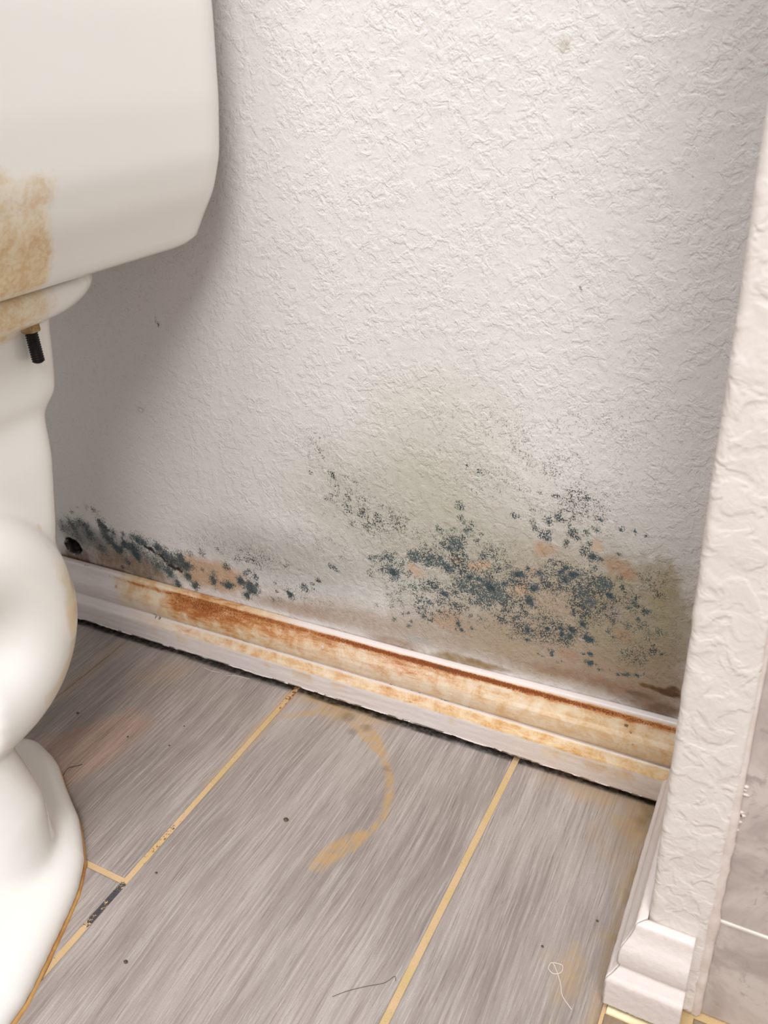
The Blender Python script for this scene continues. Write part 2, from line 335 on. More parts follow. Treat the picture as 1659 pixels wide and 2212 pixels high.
FUZZ = [(0.2859,0.1125,0.004,0.9),(0.2969,0.1119,0.0044,1),(0.2983,0.1037,0.004,0.9),(0.2914,0.1292,0.0039,0.7),(0.2986,0.1298,0.0024,0.7),(0.2772,0.1264,0.004,0.5),(0.2921,0.1167,0.0039,0.7),(0.2561,0.1337,0.0035,0.8),(0.2614,0.1323,0.003,0.5),(0.2188,0.121,0.0041,0.6),(0.2342,0.1245,0.0056,0.6),(0.2375,0.1209,0.002,0.8),(0.2641,0.1158,0.006,0.7),(0.2803,0.1281,0.004,0.5),(0.3214,0.1015,0.002,0.8),(0.321,0.1105,0.0029,0.5),(0.3541,0.1146,0.0043,1),(0.3579,0.1114,0.0028,0.9),(0.364,0.1202,0.0028,0.8),(0.3713,0.1266,0.0037,0.9),(0.3852,0.1456,0.0032,0.95),(0.3899,0.1437,0.0032,0.9),(0.3936,0.1421,0.0018,0.8),(0.3373,0.1332,0.0043,0.45),(0.4285,0.1639,0.0031,0.9),(0.3975,0.1577,0.0031,0.4),(0.3754,0.2371,0.0026,0.8),(0.3743,0.2391,0.0013,0.8),(0.3767,0.2522,0.0026,0.5),(0.3893,0.2533,0.0042,0.35),(0.3887,0.2433,0.0013,0.7),(0.3983,0.2393,0.003,0.8),(0.3949,0.2413,0.0026,0.5),(0.4119,0.2399,0.0021,0.6),(0.389,0.2159,0.003,0.8),(0.3953,0.2184,0.0026,0.7),(0.3957,0.2216,0.0013,0.8),(0.4102,0.2198,0.0038,0.6),(0.414,0.2271,0.0038,0.4),(0.4101,0.2086,0.0052,0.7),(0.4262,0.2228,0.0034,0.4),(0.424,0.2064,0.0034,0.6),(0.4135,0.1956,0.0039,0.45),(0.4384,0.2075,0.0046,0.65),(0.4404,0.2047,0.003,0.7),(0.4262,0.1946,0.0034,0.5),(0.4309,0.1969,0.003,0.5),(0.4579,0.2047,0.0021,0.8),(0.3852,0.2014,0.0044,0.3),(0.3867,0.2594,0.0042,0.3),(0.4197,0.236,0.0034,0.3),(0.521,0.2682,0.0023,0.8),(0.5305,0.2651,0.0019,0.9),(0.5324,0.2634,0.0019,1),(0.5162,0.2526,0.0012,0.8),(0.5247,0.2473,0.0012,0.7),(0.5285,0.2456,0.0012,0.6),(0.5139,0.2326,0.0052,1),(0.5108,0.2333,0.0032,0.6),(0.5146,0.2219,0.0036,0.8),(0.5173,0.2182,0.0032,0.8),(0.5237,0.217,0.004,0.6),(0.5212,0.2122,0.004,0.8),(0.5102,0.196,0.0082,1),(0.5072,0.191,0.0058,0.8),(0.5163,0.2017,0.0049,0.7),(0.5283,0.2022,0.0032,0.8),(0.5323,0.2095,0.0032,0.6),(0.4952,0.2068,0.0037,0.6),(0.4916,0.1986,0.0029,0.5),(0.4998,0.1915,0.005,0.5),(0.4462,0.1694,0.006,0.9),(0.4378,0.1661,0.0035,0.7),(0.4518,0.174,0.0039,0.6),(0.4729,0.1751,0.0064,1),(0.4805,0.1805,0.005,0.6),(0.4867,0.1765,0.0067,1),(0.4973,0.1762,0.0059,0.9),(0.5035,0.1722,0.0059,1),(0.512,0.1854,0.0074,0.7),(0.4664,0.1564,0.0043,0.5),(0.4407,0.1539,0.0031,0.9),(0.4313,0.1636,0.0035,0.9),(0.5343,0.1905,0.0049,0.9),(0.5402,0.194,0.0036,0.6),(0.5158,0.1583,0.0084,0.9),(0.5249,0.156,0.0092,1),(0.5404,0.1599,0.0104,1),(0.5343,0.1492,0.0117,1),(0.5484,0.1538,0.0083,1),(0.52,0.1648,0.0058,0.8),(0.524,0.1428,0.0059,0.7),(0.5159,0.1684,0.0054,0.6),(0.5559,0.1855,0.004,0.8),(0.5462,0.1793,0.0041,0.8),(0.5403,0.1743,0.0049,0.7),(0.4881,0.1509,0.006,0.8),(0.4794,0.1511,0.0039,0.5),(0.4928,0.1345,0.0035,0.7),(0.5112,0.1342,0.006,0.7),(0.5197,0.1346,0.0043,0.7),(0.5525,0.1458,0.0058,0.7),(0.4589,0.1392,0.0035,0.5),(0.4603,0.1666,0.0052,0.5),(0.4635,0.1413,0.0031,0.5),(0.5507,0.1313,0.0034,0.7),(0.5454,0.1345,0.0034,0.5),(0.4273,0.1468,0.0053,0.4),(0.4814,0.1459,0.0043,0.5),(0.4737,0.1197,0.004,0.4),(0.5738,0.2285,0.0027,0.8),(0.5758,0.2241,0.0035,0.9),(0.5807,0.2206,0.0043,0.95),(0.5851,0.2187,0.0047,1),(0.5886,0.2235,0.0023,0.7),(0.5875,0.2325,0.0031,0.9),(0.5916,0.2373,0.0034,0.9),(0.5963,0.2355,0.0027,1),(0.5846,0.2339,0.0023,0.6),(0.5949,0.2415,0.0023,0.6),(0.5933,0.2548,0.0019,0.9),(0.5891,0.2552,0.0023,0.6),(0.6142,0.2576,0.0022,0.9),(0.6028,0.2604,0.0034,0.6),(0.6078,0.2625,0.003,0.5),(0.5784,0.2559,0.0023,0.6),(0.6029,0.2376,0.0023,0.8),(0.6055,0.2397,0.0023,0.8),(0.6052,0.2262,0.0042,1),(0.6089,0.2226,0.0023,0.9),(0.6024,0.2324,0.0019,0.8),(0.601,0.2173,0.0027,0.8),(0.5998,0.2137,0.0023,0.6),(0.6158,0.2132,0.0043,1),(0.6148,0.211,0.0035,1),(0.6188,0.22,0.0023,0.9),(0.623,0.2088,0.0039,0.9),(0.6276,0.2074,0.0031,0.6),(0.5914,0.1973,0.0039,0.9),(0.5961,0.1993,0.0024,0.7),(0.6404,0.2376,0.0026,0.7),(0.6504,0.2366,0.0026,0.6),(0.6249,0.2429,0.0026,0.7),(0.5589,0.2324,0.0035,0.7),(0.5634,0.2317,0.0023,0.4),(0.6014,0.1951,0.0035,0.8),(0.5862,0.1906,0.004,0.5),(0.6082,0.2549,0.0113,0.1),(0.6143,0.1762,0.008,1),(0.618,0.1742,0.0072,1),(0.6202,0.1683,0.0064,0.9),(0.629,0.1867,0.0071,1),(0.6332,0.1878,0.0059,1),(0.6301,0.1815,0.0055,0.8),(0.6367,0.1769,0.004,0.9),(0.6104,0.182,0.0048,0.5),(0.6257,0.1663,0.004,0.8),(0.6169,0.163,0.0056,0.6),(0.6456,0.1876,0.0023,1),(0.648,0.184,0.002,0.9),(0.6585,0.1734,0.0028,1),(0.6628,0.1712,0.0032,1),(0.6561,0.1811,0.002,0.7),(0.6565,0.177,0.0024,0.6),(0.6093,0.1544,0.0028,0.9),(0.6173,0.1553,0.0073,0.5),(0.5867,0.177,0.0056,0.7),(0.5846,0.1829,0.004,0.7),(0.5924,0.1732,0.0056,0.5),(0.5696,0.1435,0.0046,0.8),(0.5683,0.1491,0.0037,0.6),(0.5977,0.1367,0.0041,0.8),(0.6091,0.1364,0.005,0.9),(0.6038,0.1279,0.0075,0.6),(0.5956,0.1416,0.0083,0.45),(0.5884,0.1304,0.005,0.6),(0.5929,0.113,0.003,0.6),(0.6532,0.1544,0.0024,0.7),(0.6408,0.1544,0.0028,0.6),(0.6733,0.1419,0.0032,0.5),(0.6731,0.1374,0.0033,0.7),(0.6632,0.1961,0.0046,0.35),(0.6578,0.2009,0.0031,0.5),(0.6722,0.1882,0.0047,0.5),(0.6738,0.1551,0.004,0.45),(0.6666,0.1509,0.004,0.4),(0.6677,0.1468,0.0048,0.35),(0.643,0.1952,0.0031,0.6),(0.5639,0.1735,0.0057,0.5),(0.5583,0.1564,0.005,0.5)]
CLOUD = [(0.5403,0.1699,0.0947,0.0412,0.42),(0.51,0.1849,0.0701,0.0289,0.3),(0.4401,0.2011,0.0509,0.0297,0.28),(0.4057,0.2212,0.0385,0.0385,0.18),(0.6164,0.1716,0.064,0.036,0.38),(0.5766,0.1339,0.0627,0.0251,0.38),(0.4853,0.1325,0.0522,0.0304,0.32),(0.5724,0.2789,0.0973,0.0561,0.16),(0.5174,0.2893,0.0382,0.0459,0.14),(0.6017,0.246,0.0492,0.0379,0.22),(0.6421,0.1612,0.0521,0.0441,0.3),(0.2627,0.1389,0.0596,0.0149,0.2),(0.3056,0.133,0.0532,0.0194,0.22),(0.3813,0.1652,0.0586,0.027,0.12),(0.1681,0.1123,0.0647,0.0216,0.22),(0.3496,0.1072,0.0622,0.0191,0.18),(0.6625,0.1275,0.0411,0.0205,0.25),(0.6213,0.3116,0.0575,0.0359,0.1),(0.6697,0.1977,0.0232,0.0232,0.18),(0.3828,0.2651,0.0296,0.0212,0.13),(0.4509,0.1573,0.0304,0.0261,0.25)]
TINT = [(0.5599,0.1791,0.1783,0.0851,0.7875,1,165.5,160,143.2),(0.4545,0.2216,0.116,0.0704,0.5775,1,174.8,170.2,154.4),(0.4981,0.2825,0.0776,0.0776,0.336,1,184.1,178.6,154.4),(0.3383,0.1406,0.1225,0.0377,0.6825,1,163.7,161.8,152.5),(0.6138,0.1534,0.1056,0.0609,0.7875,1,163.7,146,122.8),(0.589,0.1141,0.1439,0.0339,0.84,1,163.7,143.2,120.9),(0.4234,0.093,0.1204,0.0185,0.7875,1,171.1,150.7,130.2),(0.6561,0.1608,0.044,0.0559,0.63,0.25,156.2,145.1,117.2),(0.6538,0.1017,0.059,0.0253,0.7875,1,160,137.6,113.5),(0.5364,0.1105,0.0692,0.0216,0.735,1,167.4,148.8,126.5),(0.6828,0.0975,0.0253,0.0253,0.735,1,148.8,124.6,98.58),(0.5778,0.0914,0.0607,0.0147,0.63,1,161.8,139.5,113.5),(0.0718,0.1082,0.0347,0.0185,0.63,1,113.5,106,98.58),(0.2382,0.1009,0.0517,0.0217,0.9975,0.5,197.8,165.1,136.3),(0.1294,0.0862,0.073,0.0236,0.945,0.7,141.4,117.2,96.72),(0.122,0.1077,0.0614,0.0168,0.525,1,120.9,115.3,106),(0.3311,0.0863,0.0589,0.0098,0.63,0.8,169.3,139.5,116.2),(0.169,0.0636,0.0719,0.0122,0.525,0.8,162.8,134.8,109.7),(0.0517,0.077,0.0298,0.0167,0.84,0.8,104.2,78.12,57.66),(0.0627,0.1121,0.0349,0.0175,0.525,1,111.6,107,100.4),(0.4732,0.1603,0.0103,0.0077,0.6825,0.8,195.8,163.2,136.3),(0.469,0.1654,0.0051,0.0038,0.63,0.5,198.7,163.2,134.4),(0.525,0.1778,0.0107,0.0045,0.735,0.8,194.9,163.2,134.4),(0.5355,0.182,0.0074,0.0037,0.84,0.5,196.8,163.2,134.4),(0.5099,0.1805,0.0058,0.005,0.735,0.5,192,165.1,139.2),(0.5811,0.2071,0.0071,0.0086,0.6825,0.8,178.6,139.5,109.7),(0.5891,0.2093,0.0063,0.0055,0.525,0.6,178.6,144.2,116.2),(0.566,0.1651,0.0106,0.0106,0.63,0.8,194.9,163.2,134.4),(0.5751,0.1849,0.008,0.0048,0.525,0.6,181.4,148.8,125.6),(0.6406,0.2048,0.0139,0.0085,0.63,0.8,174.8,137.6,109.7),(0.6484,0.2006,0.0077,0.0062,0.63,0.5,176.7,137.6,109.7),(0.6487,0.1447,0.0106,0.0073,0.5775,0.6,167.4,130.2,104.2),(0.6241,0.2191,0.0046,0.0061,0.525,0.5,196.8,158.4,124.8),(0.4979,0.1141,0.0149,0.0097,0.63,0.6,184.1,153.5,128.3),(0.5046,0.1233,0.013,0.0069,0.525,0.6,176.7,144.2,122.8),(0.6064,0.1134,0.0101,0.0055,0.63,0.4,171.1,134.8,111.6),(0.591,0.1606,0.0163,0.0122,0.3675,0.8,176.7,148.8,132.1),(0.6419,0.1633,0.0052,0.0072,0.735,0.3,165.5,154.4,146.9),(0.6364,0.1662,0.0048,0.0064,0.525,0.5,160,146.9,137.6),(0.4679,0.0878,0.0109,0.0055,0.63,0.6,172.1,169.3,163.7),(0.4793,0.0886,0.0099,0.0036,0.525,0.6,176.7,173,167.4),(0.4017,0.0682,0.0573,0.0062,0.63,0.7,148.8,117.2,91.14),(0.4463,0.0772,0.0278,0.0069,0.63,0.7,146.9,113.5,85.56),(0.5192,0.0788,0.0313,0.0058,0.84,0.6,146.9,119,76.26),(0.5407,0.0795,0.0266,0.0035,0.63,0.6,139.5,109.7,66.96),(0.497,0.076,0.0181,0.0045,0.735,0.6,148.8,122.8,81.84),(0.636,0.0934,0.0681,0.0068,0.525,0.8,139.5,104.2,81.84),(0.6734,0.0848,0.0341,0.0085,0.735,0.8,125.6,96.72,72.54),(0.6656,0.0916,0.0127,0.0025,0.63,0.5,102.3,74.4,46.5),(0.6878,0.0828,0.0128,0.0077,0.735,0.6,113.5,85.56,59.52),(0.6718,0.1021,0.0076,0.0021,0.945,0.3,107.9,74.4,31.62),(0.68,0.1012,0.0076,0.0025,0.9975,0.3,96.72,61.38,22.32),(0.6878,0.1001,0.0092,0.0038,0.9975,0.3,89.28,55.8,24.18),(0.6909,0.104,0.0059,0.0042,0.945,0.4,96.72,65.1,27.9),(0.5898,0.0904,0.013,0.0035,0.42,0.6,153.5,125.6,97.65),(0.6434,0.0935,0.017,0.0026,0.525,0.6,139.5,109.7,81.84),(0.676,0.1317,0.0204,0.0245,0.525,0.5,156.2,137.6,109.7),(0.6769,0.175,0.011,0.0295,0.42,0.5,158.1,146.9,109.7),(0.6765,0.1954,0.0101,0.0155,0.315,0.5,162.8,148.8,116.2),(0.0502,0.0724,0.0419,0.0054,0.84,0.6,85.56,50.22,20.46),(0.106,0.0735,0.0287,0.0034,0.63,0.6,102.3,66.96,44.64),(0.5838,0.547,0.0034,0.004,0.42,0.8,167.4,153.5,120.9),(0.6313,0.1085,0.021,0.0093,0.2625,0.8,158.1,130.2,111.6)]
STREAK = [(0.1593,0.1148),(0.1678,0.1111),(0.1765,0.1086),(0.1834,0.1034),(0.1906,0.0973),(0.2002,0.0962)]
CAVITY = [(0.0476,0.0911)][0]
RING = [(0.3483,-0.0599),(0.3615,-0.0478),(0.3793,-0.0343),(0.3994,-0.029),(0.4225,-0.0341),(0.4439,-0.0465),(0.4627,-0.0616),(0.48,-0.0827),(0.4905,-0.1034),(0.4952,-0.1243),(0.4908,-0.1426),(0.4834,-0.156),(0.4744,-0.1698),(0.47,-0.1837)]
BLACK_GROUT = [(0.3419,-0.2658),(0.345,-0.2968)]
WARM_LIGHT = [(0.1553,-0.1846),(0.2092,-0.1054),(0.2428,-0.1134),(0.2416,-0.1655),(0.2275,-0.2081),(0.1958,-0.2105)]  # outline of the light patch painted on the floor
TANK_STAIN = [(-0.2122,0.5058),(-0.1857,0.5003),(-0.1953,0.4859),(-0.1935,0.4657),(-0.187,0.4475),(-0.1937,0.4343),(-0.2347,0.4392)]

# ------------------------------------------------------------------ wall behind the toilet
PX = 0.7125          # left face of the partition
PY = -0.182          # its end face
PR = 0.7462          # its right edge
BT, BH = 0.0185, 0.0745   # baseboard thickness, height

def axis(*segs):
    out = []
    for a, b, st in segs:
        k = max(1, int(round((b - a) / st)))
        out += list(np.linspace(a, b, k, endpoint=False))
    out.append(segs[-1][1])
    return np.array(out)
xs = axis((-0.60, -0.02, 0.02), (-0.02, PX + 0.006, 0.0014), (PX + 0.006, 1.4, 0.05))
zs = axis((0.0, 0.06, 0.02), (0.06, 0.34, 0.0014), (0.34, 0.62, 0.004), (0.62, 2.4, 0.08))
X, Z = np.meshgrid(xs, zs, indexing='ij')
P = np.stack([X, np.zeros_like(X), Z], -1)
# hand-trowelled unevenness and the rotted hole at the toilet end
P[..., 1] += -0.0012 * (fbm(X * 9, Z * 9, 3) - 0.5)
cx, cz = CAVITY
dh = np.hypot((X - cx) / 0.0125, (Z - cz) / 0.0105) + 0.35 * (fbm(X * 160, Z * 160, 5) - 0.5)
P[..., 1] += 0.022 * smooth(1.0, 0.65, dh)
ds, _ = seg_dist(X, Z, STREAK)
P[..., 1] += 0.0010 * smooth(0.007, 0.001, ds) * fbm(X * 300, Z * 300, 7)
me = grid_mesh('wall_back', P[:, ::-1])
C = coords(me); x, z = C[:, 0], C[:, 2]
solid = np.zeros(len(x)); fuzz = np.zeros(len(x)); tint = np.tile(lin((222, 217, 214)), (len(x), 1))
near = np.where((z < 0.62) & (x > -0.05) & (x < 0.73))[0]
wob = 0.30 * (fbm(x * 130, z * 130, 11) - 0.5)
for (a, b, rx, rz, st, so, R_, G_, B_) in TINT:
    i = near[(np.abs(x[near] - a) < rx * 1.6) & (np.abs(z[near] - b) < rz * 1.6)]
    d = np.hypot((x[i] - a) / rx, (z[i] - b) / rz) + (0.5 * (fbm(x[i] * 55, z[i] * 55, 21) - 0.5) + 0.25 * (fbm(x[i] * 260, z[i] * 260, 23) - 0.5)) * (1 if so < .9 else .5)
    w = (st * smooth(1.0 + 0.35 * so, 1.0 - 0.85 * so, d))[:, None]
    w = w * (0.72 + 0.5 * fbm(x[i] * 300, z[i] * 300, 27))[:, None]
    w = np.clip(w, 0, 1)
    tint[i] = tint[i] * (1 - w) + lin((R_, G_, B_)) * w
for (a, b, r, s) in SOLID:
    i = near[(np.abs(x[near] - a) < r * 2.6) & (np.abs(z[near] - b) < r * 2.6)]
    d = np.hypot(x[i] - a, z[i] - b) / r + wob[i]
    ang = hash2(np.floor(a * 9e3), np.floor(b * 9e3), 3) * 3.1416
    ux, uz = math.cos(ang), math.sin(ang)
    dx_, dz_ = x[i] - a, z[i] - b
    e1 = dx_ * ux + dz_ * uz; e2 = -dx_ * uz + dz_ * ux
    big_ = 1.22 if a < 0.3 else 1.0
    d = np.hypot(e1 * 0.88, e2 * (1.05 if a < 0.3 else 1.15)) / (r * big_) + 1.5 * wob[i] + 0.5 * (fbm(x[i] * 330, z[i] * 330, 33) - 0.5)
    solid[i] = 1 - (1 - solid[i]) * (1 - min(1, s * 1.05) * smooth(1.6, 0.2, d))
    fuzz[i] = np.maximum(fuzz[i], 0.5 * s * smooth(2.3, 0.8, d))
for (a, b, r, s) in FUZZ:
    i = near[(np.abs(x[near] - a) < r * 2.4) & (np.abs(z[near] - b) < r * 2.4)]
    d = np.hypot(x[i] - a, z[i] - b) / r + 0.8 * wob[i] + 0.6 * (fbm(x[i] * 70, z[i] * 70, 31) - 0.5)
    v = s * smooth(1.55, 0.1, d)
    fuzz[i] = np.maximum(fuzz[i], 1 - (1 - fuzz[i]) * (1 - v * 0.25)); fuzz[i] = np.maximum(fuzz[i], v * (1.1 if r > 0.0055 else 0.95))
    if s >= 0.85 and r > 0.0055:
        solid[i] = np.maximum(solid[i], 0.56 * smooth(1.15, 0.15, d))
cl = np.zeros(len(x))
for (a, b, rx, rz, s) in CLOUD:
    i = near[(np.abs(x[near] - a) < rx * 1.5) & (np.abs(z[near] - b) < rz * 1.5)]
    d = np.hypot((x[i] - a) / rx, (z[i] - b) / rz)
    cl[i] = np.maximum(cl[i], 1.45 * s * smooth(1.35, 0.0, d))
cl *= 0.45 + 0.9 * smooth(0.30, 0.72, fbm(x * 80, z * 80, 41, 4))
fuzz = 1 - (1 - fuzz) * (1 - np.clip(cl, 0, 0.8))
dc = np.hypot((x - cx) / 0.0125, (z - cz) / 0.0105)
black = np.maximum(smooth(1.3, 0.85, dc), 0.0)
ds, tt = seg_dist(x, z, STREAK)
ds = ds + 0.005 * (fbm(x * 180, z * 180, 9) - 0.5)
black = np.maximum(black, 0.80 * smooth(0.0062, 0.0005, ds))
soaked = smooth(0.30, 0.10, z)
attr(me, 'solid', solid); attr(me, 'fuzz', fuzz); attr(me, 'black', black); attr(me, 'tint', tint)
attr(me, 'relief', 0.30 + 0.70 * smooth(0.08, 0.34, x + 0.25 * z) * (1 - 0.35 * smooth(0.19, 0.10, z)))
wall = obj('wall_back', me, M_WALL, kind='structure')
def box_bm(bm, lo, hi, bevel=0.0, seg=2):
    g = bmesh.ops.create_cube(bm, size=1.0)['verts']
    for v in g:
        v.co = Vector([lo[k] + (v.co[k] + 0.5) * (hi[k] - lo[k]) for k in range(3)])
    if bevel:
        es = list({e for v in g for e in v.link_edges})
        bmesh.ops.bevel(bm, geom=es, offset=bevel, segments=seg, profile=0.5, affect='EDGES')
bm = bmesh.new(); box_bm(bm, (-0.60, 0.03, 0), (1.4, 0.12, 2.4))
obj('wall_back', bm_mesh(bm, 'wall_back_core', False), plain('wall_core', (200, 194, 188), 0.8), kind='structure')

# ------------------------------------------------------------------ partition at the right, rounded corners
def rounded_column(name, x0, x1, y0, y1, z0, z1, r, nz, mat, wav=0.0, **pr):
    pts = []
    for (px_, py_) in [(x0, y1), (x0, 0.5 * (y0 + y1))]: pts.append((px_, py_))
    for k in range(9):
        a = math.pi + k / 8 * math.pi / 2
        pts.append((x0 + r + r * math.cos(a), y0 + r + r * math.sin(a)))
    for k in range(1, 8): pts.append((x0 + r + (x1 - x0 - 1.6 * r) * k / 8, y0))
    r2 = r * 0.6
    for k in range(7):
        a = 1.5 * math.pi + k / 6 * math.pi / 2
        pts.append((x1 - r2 + r2 * math.cos(a), y0 + r2 + r2 * math.sin(a)))
    pts += [(x1, 0.5 * (y0 + y1)), (x1, y1)]
    pts = np.array(pts); zz = np.linspace(z0, z1, nz)
    Q = np.zeros((len(pts), nz, 3)); Q[..., 0] = pts[:, 0:1]; Q[..., 1] = pts[:, 1:2]; Q[..., 2] = zz[None]
    w_ = wav * (fbm(Q[..., 2] * 40, Q[..., 0] * 40, 51) - 0.5)
    Q[..., 0] += w_ * np.where(Q[..., 1] < y0 + r * 1.2, 1, 0); Q[..., 1] += w_ * 0.6
    return obj(name, grid_mesh(name, Q, closed_u=True, caps=True), mat, **pr)
rounded_column('wall_right', PX, PR + 0.0008, PY, -0.0005, 0.001, 1.3, 0.0045, 500, M_PLAST, 0.0022, kind='structure')

# caulk bead down the joint between the partition and the wall tiles
k = 260; zz = np.linspace(0.0, 1.3, k); Q = np.zeros((9, k, 3))
lump = 0.0011 + 0.0016 * smooth(0.26, 0.12, zz) * (0.4 + fbm(zz * 90, zz * 0, 61))
for i in range(9):
    a = math.pi * (i / 8)
    Q[i, :, 0] = PR + 0.0012 - np.cos(a) * lump * 1.5 + 0.0012 * (fbm(zz * 60, zz * 0, 63) - 0.5) * smooth(0.3, 0.12, zz)
    Q[i, :, 1] = PY + 0.0035 - np.sin(a) * lump * 1.1 - 0.0008 * smooth(0.3, 0.1, zz) * vnoise(zz * 300, zz * 0 + i, 66)
    Q[i, :, 2] = zz
obj('trim_1', grid_mesh('caulk', Q[::-1]), M_CAULK, kind='structure', label='lumpy white caulk bead between partition and grey tiles')
# dried smears of caulk on the tile face
bm = bmesh.new()
rs = np.random.RandomState(4)
for k in range(12):
    zc = 0.155 + rs.rand() * 0.045; ln = 0.002 + 0.0045 * rs.rand()
    vs = []
    for j in range(6):
        a = j / 6 * 2 * math.pi
        vs.append((PR + 0.002 + ln * (0.5 + 0.5 * math.cos(a)), PY + 0.0045, zc + 0.0011 * math.sin(a) + (rs.rand() - 0.5) * 0.0006))
    lo = [bm.verts.new(v) for v in vs]; hi = [bm.verts.new((v[0] * 0.7 + (PR + 0.003) * 0.3, v[1] - 0.0012, v[2])) for v in vs]
    bm.faces.new(hi)
    for j in range(6): bm.faces.new((lo[j], lo[(j + 1) % 6], hi[(j + 1) % 6], hi[j]))
obj('trim_2', bm_mesh(bm, 'smears'), M_CAULK, kind='structure')

# grey wall tiles right of the partition, pale grout between
TY = PY + 0.004
bm = bmesh.new(); box_bm(bm, (PR + 0.0004, TY + 0.0012, 0.0), (1.5, TY + 0.03, 1.3))
tw = obj('wall_front_right', bm_mesh(bm, 'tile_wall_grout', False), M_WGROUT, kind='structure')
zj = [0.0, 0.0905, 0.3955, 0.7005, 1.0055, 1.3]
for i in range(5):
    for j in range(2):
        xa = PR + 0.001 + j * 0.40; xb = xa + 0.398
        bm = bmesh.new()
        box_bm(bm, (xa, TY, zj[i] + (0.0015 if i else 0)), (min(xb, 1.5), TY + 0.008, zj[i + 1] - 0.0015), 0.0007, 1)
        obj('tile', bm_mesh(bm, 'wall_tile', False), M_STONE, parent=tw)
bm = bmesh.new(); box_bm(bm, (PR + 0.0006, TY - 0.0008, 0.0893), (1.5, TY + 0.004, 0.0917), 0.0006, 2)
obj('grout_line', bm_mesh(bm, 'grout_line'), M_WGROUT, parent=tw, label='raised pale grout line between two grey tiles')

# ------------------------------------------------------------------ floor: grout bed and single planks
gx = axis((-0.6, 0.06, 0.03), (0.06, 0.75, 0.0022), (0.75, 1.5, 0.05)); gy = axis((-1.5, -0.7, 0.04), (-0.7, 0.0, 0.0022), (0.0, 0.02, 0.01))
X, Y = np.meshgrid(gx, gy, indexing='ij')
P = np.stack([X, Y, -0.0011 + 0.0004 * (fbm(X * 200, Y * 200, 71) - 0.5)], -1)
me = grid_mesh('floor', P)
C = coords(me)
(bx0, by0), (bx1, by1) = BLACK_GROUT
dk, tk = seg_dist(C[:, 0], C[:, 1], [(0.341, by0 + 0.002), (0.341, by1 - 0.004)])
bk = smooth(0.006, 0.002, dk) * (0.62 + 0.5 * smooth(0.55, 0.25, np.abs(tk - 0.45)) * np.where((tk > .42) & (tk < .58), .55, 1))
l1 = smooth(0.006, 0.003, np.abs(C[:, 0] - 0.341))
bk = np.maximum(bk, 0.42 * l1 * smooth(0.03, 0.0, np.abs(C[:, 1] + 0.205)))
attr(me, 'black', bk)
ru = 0.62 * l1 * smooth(-0.075, -0.03, C[:, 1]) + 0.75 * smooth(0.01, 0.002, np.abs(C[:, 0] - 0.1235)) * smooth(0.05, 0.0, np.abs(C[:, 1] + 0.08))
ru = np.maximum(ru, 0.4 * l1 * smooth(0.07, 0.01, np.abs(C[:, 1] + 0.225)))
attr(me, 'rust', ru)
floor = obj('floor', me, M_GROUT, kind='structure')
bm = bmesh.new(); box_bm(bm, (-0.6, -1.5, -0.08), (1.5, 0.12, -0.004))
obj('slab', bm_mesh(bm, 'slab', False), plain('concrete', (150, 142, 132), 0.9), parent=floor)

